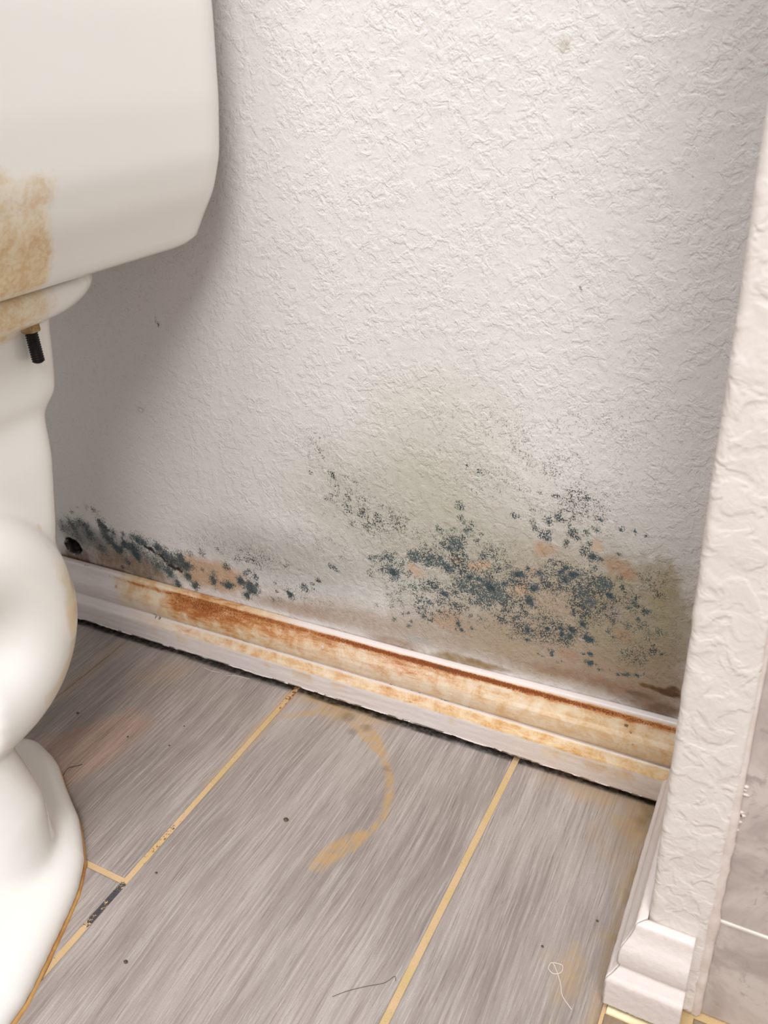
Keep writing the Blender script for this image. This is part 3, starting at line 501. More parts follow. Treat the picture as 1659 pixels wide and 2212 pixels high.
def paint_floor(me):
    C = coords(me); x, y = C[:, 0], C[:, 1]
    n1 = fbm(x * 60, y * 60, 81); n2 = fbm(x * 200, y * 200, 83)
    d, t = seg_dist(x, y, RING)
    d = d + 0.0034 * (n1 - 0.5) + (0.002 + 0.006 * (t > .7)) * (fbm(x * 260, y * 45, 84) - .5)
    wd = np.interp(t, [0, .2, .38, .5, .75, .85, 1], [.005, .009, .012, .0045, .0042, .0105, .0095])
    b = smooth(wd, wd * 0.35, d) * np.interp(t, [0, .1, .5, .8, 1], [.25, .6, .75, .8, .75]) * smooth(-0.01, 0.03, 1.02 - t)
    b *= 0.55 + 0.6 * smooth(0.3, 0.6, n2)
    # soaked strip under the baseboard
    e = smooth(0.028, 0.0, -BT - y + 0.02 * (n1 - 0.5)) * smooth(0.33, 0.36, x) * smooth(0.47, 0.42, x)
    b = np.maximum(b, 0.75 * e)
    e2 = smooth(0.05, 0.0, np.hypot((x - 0.70) * 0.8, (y + 0.03) * 0.6) + 0.03 * (n1 - 0.5))
    b = np.maximum(b, 0.85 * e2)
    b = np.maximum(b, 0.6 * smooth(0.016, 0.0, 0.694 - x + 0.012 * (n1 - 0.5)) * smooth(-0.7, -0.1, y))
    b = np.maximum(b, 0.55 * smooth(0.03, 0.0, -BT - y + 0.03 * (n1 - 0.5)) * smooth(0.56, 0.64, x))
    # film of tan haze on both sides of the grout lines
    for g, y_lo, y_hi, s in ((0.341, -0.12, 0.0, 0.5), (0.341, -0.16, -0.1, 0.25), (0.1235, -0.30, -0.03, 0.2)):
        b = np.maximum(b, s * smooth(0.010, 0.003, np.abs(x - g) + 0.006 * (n1 - 0.5)) * ((y > y_lo) & (y < y_hi)))
    b = np.maximum(b, 0.35 * smooth(0.03, 0.0, np.hypot(x - 0.2, (y + 0.05) * 0.6) + 0.03 * (n1 - .5)))
    b = np.maximum(b, 0.45 * smooth(0.02, 0.0, np.hypot(x - 0.672, (y + 0.19) * 0.5) + 0.03 * (n1 - .5)))
    attr(me, 'brown', np.clip(b, 0, 0.8))
    dk = 1.0 * smooth(0.0045, 0.0008, -BT - y + 0.004 * (n1 - 0.5)) + 0.55 * smooth(0.020, 0.0, np.hypot(x - 0.697, y + 0.034) + 0.03 * (n1 - 0.5))  # first term: shadow of the gap under the baseboard, painted on the tile
    for (a, b_, r, s) in ((0.4225, -0.046, 0.005, .35), (0.409, -0.031, 0.007, .4), (0.432, -0.037, 0.006, .4), (0.472, -0.075, 0.004, .3)):
        dk = np.maximum(dk, s * smooth(r * 1.3, r * 0.4, np.hypot(x - a, y - b_) + 0.004 * (n2 - 0.5)))
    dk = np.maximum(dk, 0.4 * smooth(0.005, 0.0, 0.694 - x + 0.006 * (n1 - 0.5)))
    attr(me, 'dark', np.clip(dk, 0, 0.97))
    # patch of light on the floor beside the toilet, painted as a lighter pinkish tint
    cxw = sum(p[0] for p in WARM_LIGHT) / len(WARM_LIGHT); cyw = sum(p[1] for p in WARM_LIGHT) / len(WARM_LIGHT)
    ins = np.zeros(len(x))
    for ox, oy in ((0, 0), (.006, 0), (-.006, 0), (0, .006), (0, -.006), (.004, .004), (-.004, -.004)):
        ins += in_poly(x + ox, y + oy, WARM_LIGHT) / 7.0
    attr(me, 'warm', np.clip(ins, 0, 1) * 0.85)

def plank(x0, x1, y0, y1, fine=True):
    st = 0.0026 if fine else 0.03
    ax = np.concatenate([[x0, x0 + 0.0007], axis((x0 + 0.0016, x1 - 0.0016, st)), [x1 - 0.0007, x1]])
    ay = np.concatenate([[y0, y0 + 0.0007], axis((y0 + 0.0016, y1 - 0.0016, st)), [y1 - 0.0007, y1]])
    ax = np.concatenate([[x0], ax, [x1]]); ay = np.concatenate([[y0], ay, [y1]])
    X, Y = np.meshgrid(ax, ay, indexing='ij'); Z = np.zeros_like(X)
    n_, m_ = Z.shape
    for lv, dz in ((1, 0.0007), (2, 0.0002)):
        Z[lv, lv:m_ - lv] = -dz; Z[n_ - 1 - lv, lv:m_ - lv] = -dz; Z[lv:n_ - lv, lv] = -dz; Z[lv:n_ - lv, m_ - 1 - lv] = -dz
    Z[0] = Z[-1] = -0.008; Z[:, 0] = Z[:, -1] = -0.008
    me = grid_mesh('tile', np.stack([X, Y, Z], -1))
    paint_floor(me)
    return obj('tile', me, M_TILE, parent=floor)
G = 0.0028
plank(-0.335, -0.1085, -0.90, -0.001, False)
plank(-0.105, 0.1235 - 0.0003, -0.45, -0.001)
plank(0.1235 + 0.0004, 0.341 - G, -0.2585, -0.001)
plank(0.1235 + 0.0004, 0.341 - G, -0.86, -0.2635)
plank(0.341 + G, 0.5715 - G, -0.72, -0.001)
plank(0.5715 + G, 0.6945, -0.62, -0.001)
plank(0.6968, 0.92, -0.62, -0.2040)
plank(-0.105, 0.1235 - 0.0003, -1.05, -0.456, False)
plank(0.341 + G, 0.5715 - G, -1.4, -0.726, False)
plank(0.5715 + G, 0.6945, -1.4, -0.626, False)
plank(0.6968, 0.92, -1.4, -0.626, False)
plank(0.926, 1.15, -1.0, -0.2040, False)
plank(1.156, 1.38, -1.3, -0.2040, False)
plank(-0.565, -0.341, -1.1, -0.001, False)

plank(0.7480, 0.92, -0.2025, -0.1832, False)
# cream grout bar in front of the partition's baseboard
k = 60; xx = np.linspace(0.6975, 0.80, k); Q = np.zeros((5, k, 3))
prof = [(-0.2035, -0.001), (-0.2032, 0.0009), (-0.2005, 0.0013), (-0.1978, 0.0009), (-0.1975, -0.001)]
for i, (yy, zz_) in enumerate(prof):
    Q[i, :, 0] = xx; Q[i, :, 1] = yy + 0.0006 * (fbm(xx * 150, xx * 0 + i, 91) - 0.5); Q[i, :, 2] = zz_
obj('trim_3', grid_mesh('bar', Q[::-1]), M_CREAM, kind='structure', label='cream grout bar across the floor before the partition')

# ------------------------------------------------------------------ baseboards (moulded profile swept along)
PROFILE = [(0.0, 0.0030), (0.0, 0.0745), (0.0030, 0.0745), (0.0052, 0.0740), (0.0060, 0.0728), (0.0066, 0.0700),
           (0.0074, 0.0665), (0.0088, 0.0625), (0.0106, 0.0590), (0.0122, 0.0555), (0.0131, 0.0515), (0.0134, 0.0470),
           (0.0132, 0.0425), (0.0124, 0.0395), (0.0116, 0.0382), (0.0118, 0.0372), (0.0134, 0.0352), (0.0150, 0.0330),
           (0.0162, 0.0312), (0.0174, 0.0300), (0.0182, 0.0285), (0.0185, 0.0265), (0.0185, 0.0180), (0.0185, 0.0090),
           (0.0185, 0.0040), (0.0176, 0.0030), (0.0, 0.0030)]
PRs = np.array(PROFILE[:-1])
def refine(P_, mx=0.0016):
    out = []
    for a, b in zip(P_, np.roll(P_, -1, 0)):
        k = max(1, int(np.ceil(np.hypot(*(b - a)) / mx)))
        for j in range(k): out.append(a + (b - a) * j / k)
    return np.array(out)
PF = refine(PRs)
def fx(xv, tab):
    return np.interp(xv, [t[0] for t in tab], [t[1] for t in tab])
def sweep(name, path_fn, ts, clean=False, **pr):
    """path_fn(t, depth, z) -> xyz arrays"""
    n_ = len(PF); Q = np.zeros((n_, len(ts), 3))
    for i, (dpt, zz_) in enumerate(PF):
        if zz_ < 0.006:   # ragged lower edge
            zz2 = zz_ + (0.0022 * fbm(ts * 120, ts * 0, 95) + 0.0006) * (1 if not clean else .3)
        else:
            zz2 = np.full(len(ts), zz_)
        gr = 0 if clean else smooth(0.45, 0.70, ts)
        wv = 0.0007 * (fbm(ts * 45, ts * 0 + zz_ * 300, 97) - 0.5) * (dpt > 0.001)
        xx_, yy_ = path_fn(ts, dpt + wv + (0.003 * gr if dpt > 0.012 else 0))
        zz2 = zz2 + 0.0035 * gr * min(1.0, max(0.0, (zz_ - 0.01) / 0.06))
        Q[i, :, 0] = xx_; Q[i, :, 1] = yy_; Q[i, :, 2] = zz2 + wv * 0.5 * (zz_ > 0.006)
    me = grid_mesh(name, Q[::-1], closed_u=True, caps=True)
    C = coords(me); u = np.repeat(PF[::-1, 1], len(ts)); x = C[:, 0]; y = C[:, 1]
    if clean:
        z0 = np.zeros(len(x))
        attr(me, 'tan', z0 + 0.04); attr(me, 'rust', z0)
        attr(me, 'dirt', 0.9 * smooth(0.0048, 0.003, u))  # shade of the floor gap painted along the lower edge
        return obj(name, me, M_BOARD, **pr)
    nx = fbm(x * 40, u * 200, 101); nf = fbm(x * 160, u * 300, 103)
    # tan soak
    left = smooth(0.105, 0.125, x + 0.012 * (nx - .5))
    face = smooth(0.0375, 0.0395, u)
    led = smooth(0.0375, 0.035, u) * smooth(0.0265, 0.0295, u)
    flat = smooth(0.0280, 0.0255, u)
    top = smooth(0.0715, 0.0732, u)
    fade_face = fx(x, [(0.09, 0.0), (0.125, .7), (0.2, .95), (0.27, 1), (0.38, .8), (0.45, .7), (0.55, .9), (0.71, 1)])
    grad = 0.55 + 0.45 * smooth(0.042, 0.062, u + 0.01 * (nx - 0.5))
    tan = face * fade_face * np.where(x < 0.17, grad * 1.0, 0.8)
    tan *= left
    tan = np.maximum(tan, led * fx(x, [(0.12, 0), (0.15, .25), (0.2, .5), (0.3, .75), (0.45, .75), (0.55, .9), (0.71, .95)]))
    drip = smooth(0.55, 0.75, fbm(x * 45, x * 0, 107)) * smooth(0.012, 0.026, u)
    tan = np.maximum(tan, flat * (0.5 * drip * smooth(0.13, 0.2, x) + 0.28 * smooth(0.48, 0.65, x)))
    tan *= 1 - top * smooth(0.30, 0.36, x) * 0.95
    attr(me, 'tan', np.clip(tan, 0, 1))
    # rust line just under the top edge
    ctr = 0.0700 - 0.0010 * smooth(0.5, 0.7, x) + 0.0008 * (nx - 0.5)
    line = smooth(0.0056, 0.0006, np.abs(u - ctr) * np.where(u < ctr, 0.8, 1.6))
    amp = fx(x, [(0.05, 0.05), (0.100, 0.15), (0.112, .55), (0.16, .6), (0.19, .85), (0.30, .95), (0.36, .8), (0.41, 1.1), (0.50, 1.2), (0.56, 1.2), (0.62, 1.05), (0.67, .9), (0.71, .85)])
    rust = line * amp
    broad = face * (1 - top) * fx(x, [(0.10, 0), (0.17, .12), (0.195, .66), (0.25, .68), (0.30, .52), (0.36, .44), (0.42, .36), (0.46, .46), (0.53, .34), (0.60, .24), (0.71, .26)]) * (0.55 + 0.75 * smooth(0.042, 0.066, u))
    rust = np.maximum(rust, broad + 0.15 * (nx - 0.5) * (broad > 0))
    ring = smooth(0.0035, 0.0008, np.abs(x - 0.112 - 0.004 * (nx - .5))) * smooth(0.056, 0.06, u) * (1 - top)
    rust = np.maximum(rust, 0.5 * ring)
    rust = np.maximum(rust, led * fx(x, [(0.17, 0), (0.20, .4), (0.23, .3), (0.28, .38), (0.4, .32), (0.44, .45), (0.71, .30)]))
    rust = np.maximum(rust, top * fx(x, [(0.1, 0), (0.19, 0.1), (0.21, .6), (0.28, .55), (0.31, .0), (0.71, 0)]))
    groove = smooth(0.0015, 0.0003, np.abs(u - 0.0382)) * fx(x, [(0.06, .1), (0.14, .3), (0.22, .5), (0.4, .45), (0.6, .6), (0.71, .65)])
    attr(me, 'rust', np.clip(rust, 0, 1.2))
    dirt = np.maximum(groove, smooth(0.0052, 0.0035, u) * 0.95)  # groove dirt, plus floor gap shade painted on the lower edge
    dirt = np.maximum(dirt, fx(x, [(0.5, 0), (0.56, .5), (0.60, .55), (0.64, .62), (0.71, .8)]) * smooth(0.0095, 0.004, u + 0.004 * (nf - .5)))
    dirt = np.maximum(dirt, 0.55 * smooth(0.016, 0.004, np.abs(x - 0.50)) * line)
    for (a, b, r, s) in ((0.660, 0.062, 0.0022, .7), (0.664, 0.058, 0.002, .6), (0.640, 0.060, 0.0015, .5), (0.668, 0.051, 0.002, .5), (0.165, 0.0385, 0.004, .6), (0.17, 0.037, 0.003, .6),
                         (0.103, 0.070, 0.002, .6), (0.47, 0.030, 0.002, .5), (0.62, 0.026, 0.0015, .4)):
        dirt = np.maximum(dirt, s * smooth(r * 1.3, r * 0.4, np.hypot(x - a, u - b)))
    dirt = np.maximum(dirt, smooth(0.0012, 0.0003, np.abs(u - 0.0738)) * smooth(0.2, 0.06, x) * 0.4)
    attr(me, 'dirt', np.clip(dirt, 0, 1))  # dirt, plus the floor gap shade painted on the lower edge
    return obj(name, me, M_BOARD, **pr)
ts = axis((-0.55, 0.0, 0.02), (0.0, PX - 0.002, 0.0012))
sweep('baseboard_back', lambda t, d: (t, -0.0006 - d), ts, kind='structure')
# left face of the partition, mitred into the end piece
def side_path(t, d):
    yy = -BT - 0.001 + t * (PY - (-BT - 0.001))
    return (PX - 0.0002 - d + t * 0, yy - d * t)
sweep('baseboard_right', side_path, np.linspace(0, 1, 60), clean=True, kind='structure')
def end_path(t, d):
    xx_ = (PX - d) + t * (PR - 0.0055 - (PX - d))
    return (xx_, PY - 0.0004 - d + t * 0)
sweep('baseboard_front', end_path, np.linspace(0, 1, 30), clean=True, kind='structure')

# chipped flakes: a paint chip on the baseboard, a crumb of plaster on the wall
def pebble(name, loc, size, mat, label, cat, seed=1, grp=None):
    bm = bmesh.new(); bmesh.ops.create_icosphere(bm, subdivisions=2, radius=1.0)
    rs = np.random.RandomState(seed)
    for v in bm.verts:
        f = 1 + 0.35 * (rs.rand() - 0.5)
        v.co = Vector((v.co.x * size[0] * f, v.co.y * size[1] * f, v.co.z * size[2] * f))
    o = obj(name, bm_mesh(bm, name), mat, label=label, category=cat)
    o.location = loc
    if grp: o['group'] = grp
    return o
pebble('plaster_flake', (0.193, -0.0012, 0.272), (0.0030, 0.0012, 0.0018), M_HAIRW, 'tiny white plaster flake stuck on the shaded wall beside the toilet', 'flake', 3)
pebble('paint_chip', (0.376, -0.0118, 0.0585), (0.0011, 0.0012, 0.0028), M_HAIRW, 'cream paint chip lifting from the rusty baseboard', 'flake', 5)

# ------------------------------------------------------------------ toilet
XC = 0.17
toilet = bpy.data.objects.new('toilet', None); COL.objects.link(toilet)
toilet.location = (XC, -0.35, 0)
toilet['label'] = 'white porcelain toilet with rusty tan water stains, against the mouldy wall'
toilet['category'] = 'toilet'
OFF = Vector((XC, -0.35, 0))
def tpart(name, me, mat, parent=None, **pr):
    o = obj(name, me, mat, parent=parent or toilet, **pr)
    o.matrix_parent_inverse = Matrix.Translation(-OFF) if parent is None else Matrix.Identity(4)
    return o

def rrect(hx, y0, y1, r, n=10, xc=XC, ex=None):
    """rounded rectangle outline in plan, counter-clockwise"""
    out = []
    for (cx_, cy_, a0) in ((xc + hx - r, y1 - r, 0), (xc - hx + r, y1 - r, 90), (xc - hx + r, y0 + r, 180), (xc + hx - r, y0 + r, 270)):
        for k in range(n + 1):
            a = math.radians(a0 + 90 * k / n)
            out.append((cx_ + r * math.cos(a), cy_ + r * math.sin(a)))
    return np.array(out)
def resample(pl, n):
    q = np.vstack([pl, pl[:1]]); s = np.concatenate([[0], np.cumsum(np.hypot(*np.diff(q, axis=0).T))])
    t = np.linspace(0, s[-1], n, endpoint=False)
    return np.stack([np.interp(t, s, q[:, 0]), np.interp(t, s, q[:, 1])], 1)
# tank: rounded box flaring upward, softly rounded underside
TB = -0.026
zt = np.concatenate([[0.4350, 0.4352, 0.4362, 0.4385, 0.442], np.linspace(0.446, 0.60, 70), np.linspace(0.606, 0.72, 16)])
hxs = np.interp(zt, [0.435, 0.4352, 0.4362, 0.4385, 0.442, 0.455, 0.472, 0.495, 0.53, 0.58, 0.72], [0.137, 0.149, 0.1555, 0.1605, 0.1645, 0.172, 0.1835, 0.1925, 0.198, 0.202, 0.206])
_g = np.exp(-0.5 * (np.arange(-12, 13) / 6.5) ** 2); _g /= _g.sum()
_h = np.interp(np.linspace(0.435, 0.72, 400), zt, hxs)
_s = np.convolve(np.pad(_h, 12, mode='edge'), _g, 'valid')
hxs = np.where(zt > 0.443, np.interp(zt, np.linspace(0.435, 0.72, 400), _s), hxs)
ybk = np.interp(zt, [0.435, 0.4362, 0.442, 0.47, 0.72], [-0.050, -0.034, -0.028, TB, TB + 0.004])
yfr = np.interp(zt, [0.435, 0.4362, 0.442, 0.47, 0.52, 0.72], [-0.235, -0.250, -0.257, -0.266, -0.272, -0.280])
Q = np.zeros((220, len(zt) + 1, 3))
for j, zv in enumerate(zt):
    pl = resample(rrect(hxs[j], yfr[j], ybk[j], 0.034), 220)
    Q[:, j + 1, 0:2] = pl; Q[:, j + 1, 2] = zv
Q[:, 0] = Q[:, 1].mean(0) + (Q[:, 1] - Q[:, 1].mean(0)) * 0.02; Q[:, 0, 2] = 0.435
me = grid_mesh('tank', Q, closed_u=True, caps=True)
C = coords(me); y, z = C[:, 1], C[:, 2]; right = (C[:, 0] > XC + 0.1)
d_in = in_poly(y, z, TANK_STAIN + [(-0.275, 0.44), (-0.275, 0.52)]) * 1.0
tn = np.zeros(len(y))
for oy in (-.004, 0, .004):
    for oz in (-.004, 0, .004):
        tn += in_poly(y + oy + 0.010 * (fbm(y * 90, z * 90, 111) - .5), z + oz + 0.008 * (fbm(y * 90, z * 90, 113) - .5), TANK_STAIN + [(-0.275, 0.44), (-0.275, 0.52)]) / 9.0
tn = tn * (0.55 + 0.45 * smooth(0.50, 0.45, z))
tn = np.maximum(tn, 0.5 * smooth(0.4425, 0.4375, z) * smooth(-0.19, -0.24, y))
tn = np.maximum(tn, 0.55 * smooth(0.0028, 0.001, np.hypot(y + 0.143, z - 0.459)))
attr(me, 'tan', tn * right); attr(me, 'yellow', 0.12 * right * smooth(-0.12, -0.22, y) * smooth(0.56, 0.47, z))
tpart('tank', me, M_PORC, label='flared tank with a tan water stain on its side')
# lid
Q = []
for zv, g in ((0.7205, 0.004), (0.722, 0.010), (0.735, 0.012), (0.752, 0.011), (0.760, 0.006), (0.763, -0.006), (0.764, -0.09)):
    pl = resample(rrect(0.208 + g, -0.280 - g, min(TB + 0.004 + g, -0.012), 0.036 if g > -.05 else .03), 120)
    Q.append(np.column_stack([pl, np.full(120, zv)]))
Q = np.stack(Q, 1)
me = grid_mesh('lid', Q, closed_u=True, caps=True); attr(me, 'tan', np.zeros(len(me.vertices))); attr(me, 'yellow', np.zeros(len(me.vertices)))
tpart('tank_lid', me, M_PORC)

# bowl body: overlapping solids fused into one skin
bm = bmesh.new()
def loft(rings):
    """rings: list of (n,3) arrays -> closed solid in bm"""
    V = [[bm.verts.new(tuple(p_)) for p_ in r] for r in rings]
    n_ = len(V[0])
    for a, b in zip(V[:-1], V[1:]):
        for i in range(n_): bm.faces.new((a[i], a[(i + 1) % n_], b[(i + 1) % n_], b[i]))
    bm.faces.new(V[0][::-1]); bm.faces.new(V[-1])
def rings_rr(spec, n=64):
    out = []
    for (zv, hx, y0, y1, r) in spec:
        pl = resample(rrect(hx, y0, y1, r), n)
        out.append(np.column_stack([pl, np.full(n, zv)]))
    return out
# deck (shelf under the tank)
loft(rings_rr([(0.402, 0.100, -0.34, -0.142, 0.05), (0.406, 0.120, -0.36, -0.128, 0.06), (0.412, 0.136, -0.37, -0.112, 0.062), (0.420, 0.143, -0.375, -0.103, 0.062), (0.4285, 0.146, -0.375, -0.100, 0.062), (0.4325, 0.143, -0.37, -0.103, 0.060)]))
# neck block under the deck
loft(rings_rr([(0.332, 0.070, -0.34, -0.168, 0.03), (0.338, 0.090, -0.35, -0.158, 0.028), (0.344, 0.1015, -0.36, -0.146, 0.026), (0.352, 0.1055, -0.36, -0.142, 0.024), (0.38, 0.1075, -0.36, -0.138, 0.024), (0.42, 0.110, -0.36, -0.134, 0.024)]))
# slanting pillar
loft(rings_rr([(0.18, 0.060, -0.40, -0.230, 0.03), (0.20, 0.090, -0.40, -0.196, 0.02), (0.25, 0.1025, -0.40, -0.176, 0.014), (0.31, 0.1035, -0.39, -0.162, 0.014), (0.35, 0.101, -0.38, -0.157, 0.014)]))
# bowl proper (front, out of the frame)
def egg(hx, y0, y1, n=64):
    t = np.linspace(0, 2 * np.pi, n, endpoint=False); cy = (y0 + y1) / 2 + 0.03
    yy = np.where(np.sin(t) > 0, cy + (y1 - cy) * np.sin(t), cy + (cy - y0) * np.sin(t))
    return np.column_stack([XC + hx * np.sign(np.cos(t)) * np.abs(np.cos(t)) ** 0.85, yy])
loft([np.column_stack([egg(hx, y0, y1), np.full(64, zv)]) for zv, hx, y0, y1 in
      ((0.05, 0.085, -0.62, -0.33), (0.14, 0.090, -0.63, -0.33), (0.22, 0.125, -0.68, -0.32), (0.29, 0.160, -0.73, -0.30), (0.35, 0.178, -0.755, -0.29), (0.395, 0.184, -0.76, -0.28), (0.415, 0.182, -0.758, -0.28))])
# trapway loops, one each side
def tube(path, rad, n=20):
    V = []
    path = np.array(path, float)
    for i, p_ in enumerate(path):
        a = path[min(i + 1, len(path) - 1)] - path[max(i - 1, 0)]; a /= np.linalg.norm(a)
        sx = np.array([1.0, 0, 0]); up = np.cross(a, sx); up /= np.linalg.norm(up); sx = np.cross(up, a)
        r = rad[i] if hasattr(rad, '__len__') else rad
        V.append([p_ + r * (math.cos(t) * sx + math.sin(t) * up) for t in np.linspace(0, 2 * np.pi, n, endpoint=False)])
    loft([np.array(v) for v in V])
for s in (1, -1):
    pts = []; rad = []
    cy_, cz_ = -0.276, 0.216
    for k in range(31):
        a = math.radians(150 - 255 * k / 30)       # from the front, over the top, down the rear, to the foot
        rr = 0.050
        pts.append((XC + s * (0.083), cy_ + rr * math.cos(a) * 1.0, cz_ + (rr + 0.002) * math.sin(a)))
        rad.append(0.0475)
    tube(pts, rad)
    # descending leg to the foot
    tube([(XC + s * 0.070, -0.300, 0.17), (XC + s * 0.078, -0.298, 0.12), (XC + s * 0.086, -0.296, 0.07), (XC + s * 0.086, -0.305, 0.030)], [0.036, 0.036, 0.041, 0.046])
# flared foot
foot = [(XC - 0.01, -0.186), (0.205, -0.196), (0.236, -0.216), (0.269, -0.234), (0.289, -0.250), (0.304, -0.263), (0.318, -0.283), (0.328, -0.305), (0.340, -0.335), (0.352, -0.366), (0.356, -0.40),
        (0.350, -0.45), (0.330, -0.52), (0.295, -0.60), (0.25, -0.66), (0.17, -0.69)]
fr = np.array(foot[1:-1]); lf = fr[::-1].copy(); lf[:, 0] = 2 * XC - lf[:, 0]
FOOT = resample(np.vstack([[(XC, -0.186)], fr, [(XC, -0.69)], lf]), 96)
cen = np.array([XC, -0.42])
def foot_ring(zv, ins, shy=0.0):
    v = FOOT - cen; d = np.hypot(*v.T)[:, None]
    # shrink toward the long axis line rather than to a point
    q = FOOT - v / d * np.minimum(ins, d * 0.9)
    return np.column_stack([q, np.full(len(q), zv)])
loft([foot_ring(0.0, 0.002), foot_ring(0.002, 0.0), foot_ring(0.012, 0.0), foot_ring(0.018, 0.0035), foot_ring(0.023, 0.009), foot_ring(0.031, 0.022), foot_ring(0.042, 0.040), foot_ring(0.058, 0.060), foot_ring(0.085, 0.078), foot_ring(0.12, 0.095)])
me = bm_mesh(bm, 'bowl_raw')
tmp = bpy.data.objects.new('tmp', me); COL.objects.link(tmp)
md = tmp.modifiers.new('r', 'REMESH'); md.mode = 'VOXEL'; md.voxel_size = 0.0034; md.use_smooth_shade = True
md = tmp.modifiers.new('s', 'SMOOTH'); md.iterations = 20; md.factor = 0.5
dg = bpy.context.evaluated_depsgraph_get(); dg.update()
me = bpy.data.meshes.new_from_object(tmp.evaluated_get(dg)); me.name = 'bowl'
bpy.data.objects.remove(tmp)
C = coords(me); x, y, z = C.T
# smoothing lifts the sole a hair: settle it on the floor
lowz = z.min(); C[:, 2] -= lowz * smooth(0.03, 0.0, z); me.vertices.foreach_set('co', C.reshape(-1).astype(np.float32))
z = C[:, 2]
me.polygons.foreach_set('use_smooth', [True] * len(me.polygons))
tn = 0.78 * smooth(0.395, 0.402, z) * smooth(0.10, 0.13, x - XC + 0.02) * smooth(-0.145, -0.20, y + 0.02 * (fbm(y * 60, x * 60, 121) - .5))
for (a, b, r, s) in ((-0.200, 0.268, 0.0035, .6), (-0.205, 0.258, 0.003, .55), (-0.187, 0.289, 0.003, .4), (-0.196, 0.196, 0.002, .45), (-0.2, 0.18, 0.0015, .45), (-0.21, 0.215, 0.0015, .45), (-0.231, 0.185, 0.0012, .5), (-0.245, 0.16, .0012, .5)):
    tn = np.maximum(tn, s * smooth(r * 1.3, r * .3, np.hypot(y - a, z - b)) * (x > XC + .05))
attr(me, 'tan', tn)
yl = 0.75 * smooth(0.020, 0.004, np.abs(np.hypot(y - cy_, z - cz_) - 0.074 + 0.02 * (fbm(y * 40, z * 40, 123) - .5))) * (y > -0.25) * smooth(0.13, 0.17, z) * smooth(0.27, 0.23, z)
yl = np.maximum(yl, 0.35 * smooth(0.19, 0.13, z) * smooth(0.11, 0.14, z) * (y > -.27))
attr(me, 'yellow', yl * (x > XC))
bowl = tpart('bowl', me, M_PORC, label='bowl and pedestal with bulging trapway')
# seat ring and cover (beyond the frame, kept simple but shaped)
Q = []
for zv, g in ((0.417, 0.0), (0.420, 0.006), (0.432, 0.008), (0.440, 0.006), (0.444, -0.01), (0.446, -0.08)):
    e = egg(0.182 + g, -0.758 - g, -0.315 + min(g, 0.0), 90); Q.append(np.column_stack([e, np.full(90, zv)]))
Q = np.stack(Q, 1); me = grid_mesh('seat', Q, closed_u=True, caps=True)
attr(me, 'tan', np.zeros(len(me.vertices))); attr(me, 'yellow', np.zeros(len(me.vertices)))
tpart('seat_cover', me, plain('seat_plastic', (238, 234, 228), 0.25))

# tan caulk bead round the foot
k = 96; Q = np.zeros((7, k, 3)); v = FOOT - cen; dn = v / np.hypot(*v.T)[:, None]
for i in range(7):
    a = math.pi / 2 * i / 6
    rr = 0.0020 + 0.0008 * (fbm(np.arange(k) * 0.35, np.zeros(k), 131) - .5)
    Q[i, :, 0:2] = FOOT + dn * (np.cos(a) * rr - 0.0022)[:, None]
    Q[i, :, 2] = math.sin(a) * 0.0030
Qc = np.concatenate([Q, Q[:, :1]], 1)
tpart('caulk_bead', grid_mesh('bead', Qc), M_RUSTCAULK, label='orange-brown stained bead round the foot')

# threaded tank bolt with nut and washer
BXc, BYc, BZ = (0.285,-0.1715,0.4038)
rod = []
nt = 26; zz0 = BZ + 0.020; zz1 = BZ - 0.0215
for i in range(nt * 4 + 1):
    zv = zz0 + (zz1 - zz0) * i / (nt * 4); ph = i % 4
    rod.append((0.0042 if ph in (0, 1) else 0.0035, zv))
rod += [(0.0032, zz1 - 0.0008), (0.0022, zz1 - 0.0014), (0.0005, zz1 - 0.0016)]
n_ = 24; Q = np.zeros((n_, len(rod), 3))
for i in range(n_):
    a = 2 * math.pi * i / n_
    for j, (r, zv) in enumerate(rod):
        Q[i, j] = (BXc + r * math.cos(a), BYc + r * math.sin(a), zv + 0.00040 * (a / math.pi - 1) * (j < nt * 4))
bolt = tpart('bolt', grid_mesh('bolt', Q, closed_u=True, caps=True), M_BLACKMET, label='black threaded tank bolt')
bm = bmesh.new()
g = bmesh.ops.create_cone(bm, cap_ends=True, segments=6, radius1=0.0068, radius2=0.0068, depth=0.0055)['verts']
bmesh.ops.bevel(bm, geom=bm.edges[:], offset=0.0006, segments=2, affect='EDGES')
bmesh.ops.translate(bm, verts=bm.verts, vec=(BXc, BYc, BZ + 0.0010))
obj('nut', bm_mesh(bm, 'nut', False), M_ZINC, parent=bolt)
bm = bmesh.new()
bmesh.ops.create_cone(bm, cap_ends=True, segments=32, radius1=0.0088, radius2=0.0088, depth=0.0014)
bmesh.ops.bevel(bm, geom=bm.edges[:], offset=0.0004, segments=1, affect='EDGES')
bmesh.ops.translate(bm, verts=bm.verts, vec=(BXc, BYc, BZ + 0.0045))
obj('washer', bm_mesh(bm, 'washer', False), M_ZINC, parent=bolt)

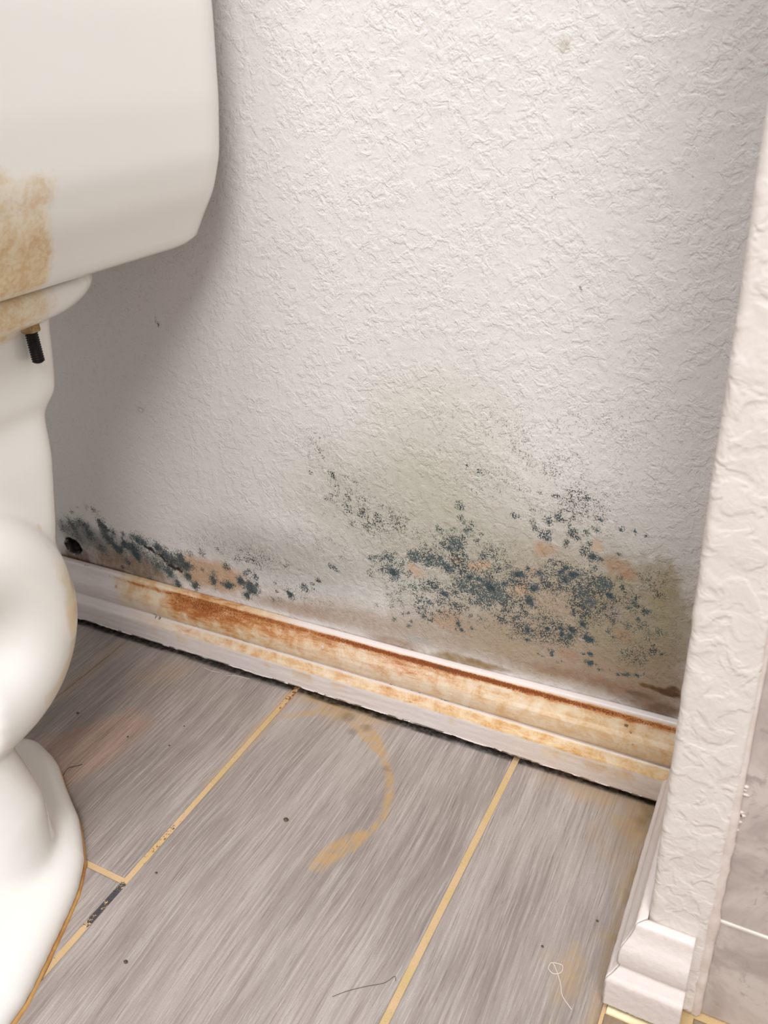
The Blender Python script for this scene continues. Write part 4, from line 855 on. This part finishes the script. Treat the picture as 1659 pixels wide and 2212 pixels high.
# ------------------------------------------------------------------ hairs, lint and crumbs
HAIRS = [[(0.2155,-0.2072,0.0008),(0.211,-0.1985,0.0008),(0.2097,-0.1918,0.0008),(0.2131,-0.1884,0.0008),(0.2181,-0.1831,0.0008)],[(0.5328,-0.2703,0.0008),(0.5398,-0.2628,0.0008),(0.5495,-0.2547,0.0008),(0.5596,-0.2472,0.0008),(0.5638,-0.2402,0.0008),(0.5661,-0.2427,0.0008)],[(0.657,-0.1854,0.0008),(0.6632,-0.185,0.0008),(0.6638,-0.1901,0.0008),(0.6593,-0.193,0.0008),(0.6553,-0.1905,0.0008),(0.6571,-0.186,0.0008),(0.6652,-0.1966,0.0008),(0.6692,-0.205,0.0008),(0.6772,-0.2113,0.0008)],[(0.2331,-0.0263,0.0008),(0.2437,-0.0283,0.0008),(0.2545,-0.0268,0.0008)],[(0.2644,-0.0282,0.0008),(0.2733,-0.0243,0.0008),(0.2896,-0.0228,0.0008)]]
HL = [('hair', 'short dark curved hair beside the back of the toilet foot', M_HAIRD, 0.00022),
      ('hair', 'long thin dark hair lying across the floor at the bottom', M_HAIRD, 0.00016),
      ('lint_thread', 'pale curled lint thread near the corner of the partition', M_HAIRW, 0.00030),
      ('lint_thread', 'short white thread by the baseboard, nearer the toilet', M_HAIRW, 0.00022),
      ('lint_thread', 'straight white thread by the baseboard, farther from the toilet', M_HAIRW, 0.00020)]
def spline(P_, n=8):
    P_ = [np.array(p_) for p_ in P_]; P_ = [2 * P_[0] - P_[1]] + P_ + [2 * P_[-1] - P_[-2]]
    out = []
    for i in range(1, len(P_) - 2):
        for k in range(n):
            t = k / n; a, b, c, d = P_[i - 1:i + 3]
            out.append(0.5 * (2 * b + (c - a) * t + (2 * a - 5 * b + 4 * c - d) * t * t + (3 * b - a - 3 * c + d) * t ** 3))
    out.append(P_[-2]); return np.array(out)
def hair_obj(pts, name, label, mat, r, lift=0.0):
    S_ = spline(pts); base = S_[0].copy(); base[2] = 0
    n_ = 6; Q = np.zeros((n_, len(S_), 3))
    T_ = np.gradient(S_, axis=0); T_ /= np.linalg.norm(T_, axis=1)[:, None] + 1e-12
    side = np.cross(T_, [0, 0, 1.0]); side /= np.linalg.norm(side, axis=1)[:, None] + 1e-12
    up = np.cross(side, T_)
    for i in range(n_):
        a = 2 * math.pi * i / n_
        Q[i] = S_ + r * (math.cos(a) * side + math.sin(a) * up)
    Q[..., 2] += r - np.minimum(0, 0); Q -= base
    o = obj(name, grid_mesh(name, Q, closed_u=True, caps=True), mat, label=label, category=name.split('_')[0])
    o.location = base
    return o
for h, (nm, lb, mt, r) in zip(HAIRS, HL):
    hair_obj([(a, b, 0.0001) for a, b, c in h], nm, lb, mt, r)
SPECKS = [(0.2759,-0.1316,0.0009),(0.423,-0.1592,0.0022),(0.3888,-0.3115,0.0016),(0.1622,-0.134,0.0014),(0.3587,-0.2448,0.001),(0.2719,-0.1054,0.0008),(0.6469,-0.1773,0.001),(0.2316,-0.1388,0.001),(0.6757,-0.1424,0.001)]
SL = ['dark crumb on the plank below the pinkish patch', 'brown crumb inside the tan stain ring on the floor', 'dark crumb on the middle plank near its lower left end', 'small brown crumb on the floor close under the toilet trapway',
      'tiny dark crumb on the plank edge by the tan grout line', 'tiny dark crumb between pinkish patch and baseboard', 'tiny crumb on the narrow plank beside the partition', 'grey crumb on the pinkish floor patch', 'dark crumb near the partition baseboard on the narrow plank']
for i, (sx, sy, r) in enumerate(SPECKS):
    pebble('crumb', (sx, sy, r * 0.45), (r, r * 0.8, r * 0.5), M_CRUMB, SL[i], 'crumb', 20 + i, 'dirt crumbs on the floor')
